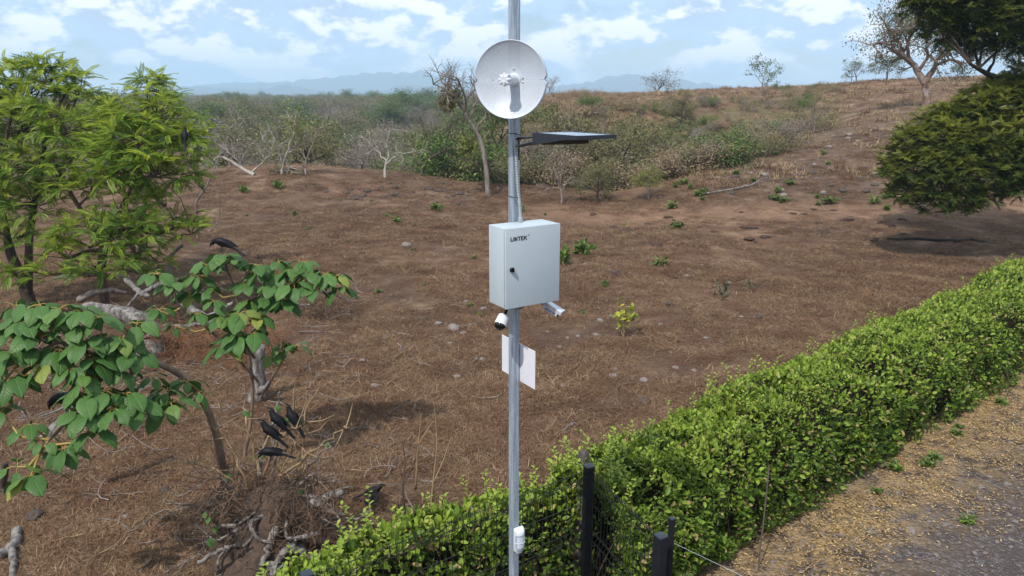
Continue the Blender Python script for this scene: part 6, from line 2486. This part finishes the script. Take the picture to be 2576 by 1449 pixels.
def build_weeds():
    rng = np.random.default_rng(19)
    mg = leafmat('weed leaves', ((.05, .11, .018), (.11, .20, .03), (.19, .28, .045)), .3, alt=(.12, .17, .04, .5))
    mgr = leafmat('grey weed leaves', ((.06, .075, .045), (.10, .12, .07), (.16, .18, .11)), .2)
    my = leafmat('yellowing leaves', ((.16, .20, .02), (.30, .33, .035), (.46, .44, .06)), .35)
    kinds = {'green': [weed_mesh(k, mg) for k in range(3)], 'grey': [weed_mesh(7, mgr, 140, .3, .05)]}

    def weed(kind, p, s, label, group=None, zs=1):
        o = empty('weed', p, rng.uniform(0, 6.28))
        o.scale = (s, s, s * zs)
        tag(o, label, 'weed', group)
        lm, sm = kinds[kind][rng.integers(0, len(kinds[kind]))]
        ob('leaves', lm, None, o, False)
        ob('stem', sm, None, o, False)
    solo = [(1460, 640, 2.0, 'green', 1, 'bushy green weed with a dry stalk beside the cabinet'), (1420, 668, 1.7, 'green', 1.5, 'tall green weed touching the cabinet edge'), (1706, 575, 1.6, 'green', .8, 'round dark green tuft on the cattle track'), (1690, 525, 1.6, 'green', .8, 'green tuft where the track meets the slope'),
            (1660, 672, 1.5, 'green', .7, 'low thin green weed in open straw'), (1815, 755, 1.4, 'grey', 1.2, 'grey green bushy weed in the pasture'), (1000, 560, 1.2, 'green', .8, 'low green weed near the flat stone'), (740, 543, 1.0, 'green', .8, 'tiny green weed on the open rise'), (1095, 530, 1.8, 'green', .8, 'spreading green weed below the rubble strip'),
            (615, 485, 1.9, 'green', .7, 'sprawling green weed at the crest of the field'), (700, 475, 2.2, 'green', .7, 'broad weed patch at the crest beside the rocks'), (1880, 730, .9, 'grey', 1, 'small grey weed sprig in the pasture'), (2080, 512, 2.2, 'green', .6, 'wide green weed patch on the lower stony slope'), (1955, 505, 1.7, 'green', .7, 'bright weed at the foot of the stony slope'),
            (2230, 530, 1.4, 'green', .8, 'green weed at the edge of the tree shade'), (1310, 535, 1.3, 'green', .7, 'fresh green weed at the rim by the pole')]
    for (ux, uy, s, k, zs, lab) in solo:
        weed(k, ground(ux, uy), s, lab, None, zs)
    n = 0
    while n < 34:
        ux, uy = rng.uniform(1640, 2330), rng.uniform(330, 530)
        p = ground(ux, uy)
        if not 26 < p[1] < 60 or p[0] < 6:
            continue
        weed('green', p, rng.uniform(.9, 1.9), 'small bright green weed dotted on the stony slope', 'weeds on the stony slope', .7)
        n += 1
    n = 0
    while n < 34:
        ux, uy = rng.uniform(560, 1600), rng.uniform(500, 800)
        p = ground(ux, uy)
        weed('green', p, rng.uniform(.3, .8), 'tiny green sprig in the trampled straw', 'sprigs in the straw', .6)
        n += 1
    n = 0
    while n < 10:
        a = rng.uniform(.5, 9)
        x, y = pos_main(a, -rng.uniform(.1, .5) if n < 7 else -rng.uniform(.9, 1.6))
        weed('green', np.array([x, y, .01]), rng.uniform(.5, 1.0), 'low green weed creeping in the dry leaves by the track', 'weeds by the track', .6)
        n += 1
    # yellowing sapling
    g = ground(1568, 850)
    o = empty('sapling', g)
    tag(o, 'young plant with yellowing green leaves standing alone in the straw', 'plant')
    tb = []
    pos, D = [], []
    for (ux, uy) in ((1550, 765), (1572, 745), (1592, 760), (1560, 790), (1598, 785), (1580, 775)):
        t = at_y(ux, uy, g[1] + rng.normal() * .12)
        pts = np.array([g, g + (t - g) * .45 + rng.normal(size=3) * .03, t])
        tb.append((pts, np.array([.010, .007, .003]), 5))
        for f in np.linspace(.45, 1, 9):
            p = pts[1] + (pts[2] - pts[1]) * max(0, (f - .45) / .55)
            pos.append(p)
            D.append(np.array([rng.normal(), rng.normal(), rng.normal() * .4 - .2]))
    V, F = tubes_geo(tb)
    ob('stem', mesh_np('stem', V, [F], True, [WOOD_TAN]), None, o)
    lm = mesh_np('leaf', OVAL[0], OVAL[1], False, [leafmat('yellowing leaf', ((.16, .20, .02), (.30, .33, .035), (.46, .44, .06)), .35, per_obj=True)])
    M = frames(np.array(D), UP + rng.normal(size=(len(D), 3)) * .4)
    for k in range(len(D)):
        l = ob('leaf', lm, None, o, False)
        s = rng.uniform(.09, .16)
        mw = Matrix([list(M[k][0]) + [0], list(M[k][1]) + [0], list(M[k][2]) + [0], [0, 0, 0, 1]]) @ Matrix.Diagonal((s * 1.2, s, s, 1))
        mw.translation = Vector(pos[k]) - o.location
        l.matrix_local = mw
    # dry forked stalks behind the fence
    for (lab, L) in (('tall dry tan stalk with one green tuft behind the fence', [[(1082, 1290), (1092, 1200), (1100, 1120), (1096, 1050), (1090, 1010)], [(1090, 1215), (1115, 1160), (1135, 1100)]]), ('thin forked dry stalk beside the tall stalk', [[(1045, 1230), (1050, 1150), (1055, 1090), (1060, 1040)], [(1052, 1120), (1075, 1080), (1090, 1060)]]), ('dark reddish dry stalk near the fence hedge', [[(1020, 1300), (1012, 1230), (1020, 1160), (1010, 1100)], [(1013, 1220), (1035, 1180), (1050, 1150)]])):
        yb = 7.3
        dead('dry_stalk', lab, [([(ux, uy, yb) for ux, uy in l], .013 if k == 0 else .008, .004) for k, l in enumerate(L)], WOOD_TAN if 'reddish' not in lab else BARK_NEEM, 'dry plant', 30 + len(lab), knob=.05)


# ------------------------------------------------------------------ birds
M_BIRD = pm('glossy black feathers', (.0045, .0045, .006), .6, var=(.007, .007, .011), vscale=20, spec=.22)
M_BEAK = pm('dark horn', (.012, .012, .012), .35)
M_EYE = pm('pale yellow eye', (.5, .4, .05), .2)
M_TREEWIRE = pm('dark legs', (.015, .014, .013), .6)


def bird_mesh(down, open_wings=False):
    """one continuous body from bill to tail, local +x forward, about .42 long"""
    if down:
        P = [(-.270, .0, -.050, .020, .006), (-.20, 0, -.035, .026, .007), (-.12, 0, -.012, .018, .010), (-.085, 0, .0, .024, .022), (-.04, 0, .006, .040, .042), (.01, 0, .008, .050, .052), (.055, 0, .008, .045, .047), (.088, 0, .002, .033, .034), (.108, 0, -.014, .027, .028), (.124, 0, -.034, .026, .026), (.134, 0, -.054, .017, .017), (.139, 0, -.068, .008, .008), (.143, 0, -.098, .0015, .002)]
    else:
        P = [(-.270, .0, -.045, .020, .006), (-.20, 0, -.030, .027, .007), (-.12, 0, -.010, .018, .010), (-.085, 0, .0, .024, .022), (-.04, 0, .006, .040, .042), (.01, 0, .012, .050, .052), (.055, 0, .022, .044, .046), (.085, 0, .036, .032, .034), (.105, 0, .052, .026, .028), (.126, 0, .060, .026, .026), (.145, 0, .060, .017, .016), (.156, 0, .058, .009, .008), (.190, 0, .052, .0015, .002)]
    pts = np.array([p[:3] for p in P])
    rings = []
    n = 14
    for k, p in enumerate(pts):
        t = pts[min(k + 1, len(pts) - 1)] - pts[max(k - 1, 0)]
        t = t / np.linalg.norm(t)
        s = np.array([0, 1.0, 0])
        w = np.cross(t, s)
        a = np.arange(n) * 2 * np.pi / n
        rings.append([tuple(p + s * math.cos(x) * P[k][3] + w * math.sin(x) * P[k][4]) for x in a])
    b = BM().loft(rings)
    return b.mesh('body')


def wing_mesh(sp):
    b = BM()
    if sp:
        o2 = [(.05, 0), (.07, .06), (.06, .12), (.02, .17), (-.05, .18), (-.09, .15), (-.10, .10), (-.09, .04), (-.05, 0)]
    else:
        o2 = [(.06, 0), (.066, .02), (.05, .045), (0, .052), (-.07, .040), (-.14, .016), (-.155, .002), (-.08, -.006)]
    b.prism(o2, lambda x, z: (x, 0, z), lambda x, z: (x, .006, z))
    bmesh.ops.bevel(b.b, geom=list(b.b.edges), offset=.0015, segments=1, affect='EDGES')
    return b.mesh('wing')


def build_birds():
    bm_down, bm_up = bird_mesh(True), bird_mesh(False)
    wm, wo = wing_mesh(False), wing_mesh(True)

    def bird(label, pos, yaw, pitch=0, down=False, s=1.0, flare=False, roll=0.0):
        o = empty('black_bird', pos)
        o.rotation_euler = (roll, -pitch, yaw)
        o.scale = (s, s, s)
        tag(o, label, 'bird')
        ob('body', bm_down if down else bm_up, M_BIRD, o, False)
        for sg in (-1, 1):
            w = ob('wing', wo if flare else wm, M_BIRD, o, False)
            if flare:
                w.location = (.02, sg * .040, .02)
                w.rotation_euler = (sg * R(-118) if sg > 0 else R(118), 0, R(20) * sg)
            else:
                w.location = (-.005, sg * .044 - .003, -.012)
                w.rotation_euler = (R(-14) * sg, R(2), 0)
            e = BM().tube([(0, 0, 0), (0, sg * .002, 0)], [.0048, .003], 8)
            q = lp('eye', e, M_EYE, o)
            q.location = (.128, sg * .0255, -.028) if down else (.134, sg * .0235, .064)
            lg = BM().tube([(.0, sg * .018, -.03), (.008, sg * .020, -.062), (-.004, sg * .020, -.098)], [.007, .0035, .003], 6)
            for dx, dy in ((.03, .0), (.024, .014), (.024, -.014), (-.022, 0)):
                lg.tube([(-.004, sg * .020, -.097), (-.004 + dx, sg * .020 + dy, -.101)], [.0025, .0015], 5)
            lp('leg', lg, M_TREEWIRE, o)
        return o
    y2 = ground(640, 1150)[1] - .4
    bird('black long tailed bird bending its head down on the upright shrub top', at_y(562, 612, y2), R(172), R(18), True, 1.05)
    bird('large black bird peering down from the slanting split log', at_y(163, 1003, 6.5), R(186), R(-2), True, 1.1)
    bird('black bird half hidden in the feathery tree leaves', at_y(466, 343, 13.9), R(100), R(52), False, 1.1)
    g = ground(497, 600)
    bird('black bird perched high on the slim grey branch', at_y(504, 468, g[1] - .05), R(160), R(42), False, 1.0)
    Y = ground(690, 1400)[1]
    bird('black bird with tail slanting down on the stump shoots, lowest of three', at_y(678, 1086, Y - .25), R(174), R(33), False, .86)
    bird('black bird between two others on the stump shoots', at_y(697, 1058, Y - .15), R(168), R(36), False, .88)
    bird('black bird highest of three on the stump shoots', at_y(735, 1050, Y - .1), R(150), R(42), False, .84)
    bird('black bird with level tail crouched low among the stump stems', at_y(682, 1138, Y - .3), R(180), R(4), True, .86)
    g = ground(938, 1262)
    bird('black bird flaring its wings on the straw beside the stump', g + UP * .12, R(12), R(6), False, .95, True)
    g = ground(932, 1350)


build_stones()
build_weeds()
build_birds()
def build_forest():
    rng = np.random.default_rng(41)
    n = 60000
    r = np.exp(rng.uniform(math.log(60), math.log(2900), n))
    az = rng.uniform(R(-46), R(46), n)
    x, y = r * np.sin(az), r * np.cos(az)
    dens = np.interp(r, [60, 120, 300, 700, 2600], [.028, .030, .018, .0045, .0006])
    # even thinning: wanted trees per square metre over the sampled density
    samp = n / (math.log(2900 / 60) * R(92)) / r ** 2
    keep = rng.random(n) < dens / samp
    q = 0.35 * x + 0.94 * y
    bare_hill = ((x > 1 - .08 * (y - 70)) & (q < 170)) | ((x > .03 * y) & (q < 420))
    ok = keep & ~bare_hill & ~((y < 92) & (np.abs(az) < .6) & (x < 10))
    x, y, r = x[ok], y[ok], r[ok]
    z = terrain(x, y)
    n = len(x)
    keys = ['bare_a', 'bare_b', 'bare_c', 'olive_a', 'olive_b', 'green_a', 'green_b', 'yellow_a']
    p = np.array([.17, .13, .15, .20, .15, .10, .05, .05])
    idx = rng.choice(len(keys), n, p=p / p.sum())
    s = rng.uniform(.65, 1.2, n) * np.interp(r, [60, 300, 2600], [1.1, 1.2, 1.5]) * np.where(rng.random(n) < .06, 1.35, 1)
    sc = np.stack([s * rng.uniform(1, 1.5, n), s * rng.uniform(1, 1.5, n), s * np.interp(r, [60, 2600], [1, .85])], -1)
    scatter('forest', 'dry mixed woodland stretching over the plain to the horizon', 'woodland', np.stack([x, y, z], -1), zrot(rng, n), sc, idx, [PROTO[k]['joined'] for k in keys])


def build_scrub():
    rng = np.random.default_rng(43)
    n = 22000
    x = rng.uniform(-46, 40, n)
    y = rng.uniform(33, 100, n)
    yc = np.interp(x, [-20, -5, 5, 13, 20, 32, 45], [56, 49, 44.5, 48.5, 54.5, 64, 74])
    d = y - yc
    left = (x < -2) & (y > np.interp(x, [-46, -14, -9.7, -5, -2], [39, 40, 41, 40, 38]))
    rav = (d > -9.5) & (d < 30) & (x > -6)
    nz = fbm(x, y, 7, 3, 33)
    dn = np.where(left, .055, 0) + np.where(rav, .50 * np.exp(-(np.maximum(d - 1, 0) / 10) ** 2) * (1 - sstep(7, 22, x)), 0)
    dn = dn * (0.75 + .5 * nz)
    # brow scrub beside the dish
    dn = dn + .12 * ((x > -6) & (x < 13) & (y > 58) & (y < 80)) * (nz > -.1)
    dn = dn + .055 * ((x > 6) & (x < 30) & (d > 3) & (d < 34)) * (nz > -.2)
    keep = rng.random(n) < np.clip(dn, 0, 1)
    x, y, d = x[keep], y[keep], d[keep]
    n = len(x)
    z = terrain(x, y)
    keys = ['bush_bright', 'bush_olive', 'bush_brown', 'bush_grey', 'bush_green']
    low = np.exp(-(d / 8) ** 2)
    u = rng.random(n)
    g = fbm(x, y, 9, 2, 50)
    idx = np.where(u < .06 + .22 * low + .14 * g, 0, np.where(u < .36 + .15 * low, 1, np.where(u < .74, 2, np.where(u < .98, 3, 4))))
    idx = np.where((x < -4) & (rng.random(n) < .45), 3, idx)
    hi = (x > -4) & (d > 13)
    idx = np.where(hi & (rng.random(n) < .6), 2, idx)
    s = rng.uniform(.5, 1.2, n) * np.interp(d, [-10, 4, 12, 20], [1.0, 1.0, .7, .5])
    s = np.where((d > 3) & (x > 8), s * .6, s)
    sc = np.stack([s * rng.uniform(.9, 1.5, n), s * rng.uniform(.9, 1.5, n), s], -1)
    scatter('scrub', 'tangled dry and green scrub filling the ravine and hillside', 'scrub', np.stack([x, y, z], -1), zrot(rng, n), sc, idx, [PROTO[k]['joined'] for k in keys])


build_forest()
build_scrub()


# ------------------------------------------------------------------ trampled straw of the field
def straw_mesh(seed, n, L, lift, w, rad):
    rng = np.random.default_rng(seed)
    pos = np.stack([rng.normal(size=n) * rad, rng.normal(size=n) * rad, rng.uniform(0, .012, n)], -1)
    az = rng.uniform(0, 6.283, n)
    el = np.abs(rng.normal(0, lift, n))
    ln = L * rng.uniform(.4, 1.2, n)
    V, F = [], []
    for k in range(n):
        d = np.array([math.cos(az[k]) * math.cos(el[k]), math.sin(az[k]) * math.cos(el[k]), math.sin(el[k])])
        s = np.array([-math.sin(az[k]), math.cos(az[k]), 0]) * w * .5
        c = rng.normal(0, .25)
        p0 = pos[k]
        p1 = p0 + d * ln[k] * .5 + s * c * 8 + UP * .006
        p2 = p0 + d * ln[k] + s * c * 24 - UP * .3 * math.sin(el[k]) * ln[k]
        b = len(V)
        V += [p0 - s, p0 + s, p1 + s * .9, p1 - s * .9, p2]
        F.append((b, b + 1, b + 2, b + 3))
    T = [(5 * k + 3, 5 * k + 2, 5 * k + 4) for k in range(n)]
    return np.array(V), [np.array(F), np.array(T)]


def build_straw():
    rng = np.random.default_rng(51)
    mat = leafmat('dry straw', ((.115, .066, .039), (.235, .150, .090), (.40, .29, .18)), .12, alt=(.18, .095, .05, .6), rough=.75, spec=.15)
    mat2 = leafmat('rotting dark straw', ((.065, .038, .025), (.125, .073, .046), (.21, .135, .085)), .1, alt=(.17, .08, .04, .6), rough=.8, spec=.1)
    protos = []
    for k in range(6):
        V, F = straw_mesh(60 + k, 56, .115, .22 if k % 2 else .38, .0048, .10)
        protos.append(mesh_np('straw_clump', V, F, False, [mat2 if k in (0, 3) else mat]))
    n = 150000
    y = np.exp(rng.uniform(math.log(5.8), math.log(44), n))
    x = rng.uniform(-.80, .80, n) * y
    b = (x - HP[0]) * HN[0] + (y - HP[1]) * HN[1]
    c = (x - FA[0]) * -.59 + (y - FA[1]) * .807
    nz = fbm(x, y, 2.3, 3, 44)
    dens = np.clip(.60 + .6 * nz + .5 * fbm(x, y, 7.5, 2, 27), .04, 1) * np.interp(y, [5.8, 10, 20, 44], [.62, .62, .75, .5])
    track = np.exp(-((y - (30 - 0.12 * x)) / 2.2) ** 2) * sstep(-2, 3, x)
    keep = (rng.random(n) < dens * (1 - .8 * track)) & (b > 1.2) & (c > .55)
    rimy = np.interp(x, [-60, -14, -9.7, -5, -.9, 6, 12.6, 20], [40, 40, 41, 40, 36.5, 33, 40, 47])
    keep &= y < rimy
    x, y, nz = x[keep], y[keep], nz[keep]
    n = len(x)
    z = terrain(x, y) - .004
    s = rng.uniform(.6, 1.3, n) * np.where(rng.random(n) < .05, 1.6, 1) * np.interp(y, [6, 15, 44], [.85, 1.1, 2.0])
    idx = rng.integers(0, 6, n)
    idx = np.where((nz < -.15) & (rng.random(n) < .6), rng.choice([0, 3], n), idx)
    scatter('straw', 'trampled dry straw covering the pasture', 'dry grass', np.stack([x, y, z], -1), zrot(rng, n, .06), np.stack([s, s, s * np.interp(y, [6, 15, 44], [1, .9, .6])], -1), idx, protos)
    # dry tussocks over the hill
    mat3 = leafmat('bleached hill grass', ((.20, .13, .075), (.33, .235, .14), (.48, .37, .24)), .15, alt=(.27, .20, .10, .5), rough=.8, spec=.1)
    hill_protos = []
    for k in range(4):
        V, F = straw_mesh(80 + k, 50, .17, .5, .010, .12)
        hill_protos.append(mesh_np('tussock', V, F, False, [mat3 if k < 3 else mat2]))
    n = 20000
    y = rng.uniform(33, 112, n)
    x = rng.uniform(2, 66, n)
    yc = np.interp(x, [-20, -5, 5, 13, 20, 32, 45], [56, 49, 44.5, 48.5, 54.5, 64, 74])
    d = y - yc
    hi = ((d > 11) | (x > 15) | (d < -8.5)) & (x < .78 * y) & (y > 33)
    nz = fbm(x, y, 4.5, 3, 12)
    keep = hi & (rng.random(n) < np.clip(.42 + .75 * nz, .02, 1))
    x, y = x[keep], y[keep]
    n = len(x)
    s = rng.uniform(.9, 2.4, n)
    scatter('hill_grass', 'dry tussocks of grass over the bare hillside', 'dry grass', np.stack([x, y, terrain(x, y) - .01], -1), zrot(rng, n, .1), np.stack([s, s, s * rng.uniform(.8, 2.0, n)], -1), rng.integers(0, 4, n), hill_protos)


build_straw()


# ------------------------------------------------------------------ air
def build_haze():
    b = BM().box(-5600, 5600, -5600, 5600, -12.0, 165)
    me = b.mesh('haze', False)
    m = bpy.data.materials.new('haze')
    m.use_nodes = True
    t = m.node_tree
    t.nodes.clear()
    out = nd(t, 'ShaderNodeOutputMaterial')
    v = nd(t, 'ShaderNodeVolumePrincipled')
    v.inputs['Color'].default_value = (.58, .80, 1.0, 1)
    v.inputs['Density'].default_value = 0.00042
    v.inputs['Anisotropy'].default_value = 0.0
    lk(t, v.outputs[0], out.inputs['Volume'])
    o = ob('haze', me, m)
    tag(o, 'thin bluish air over the plain', 'haze', kind='stuff')


build_haze()
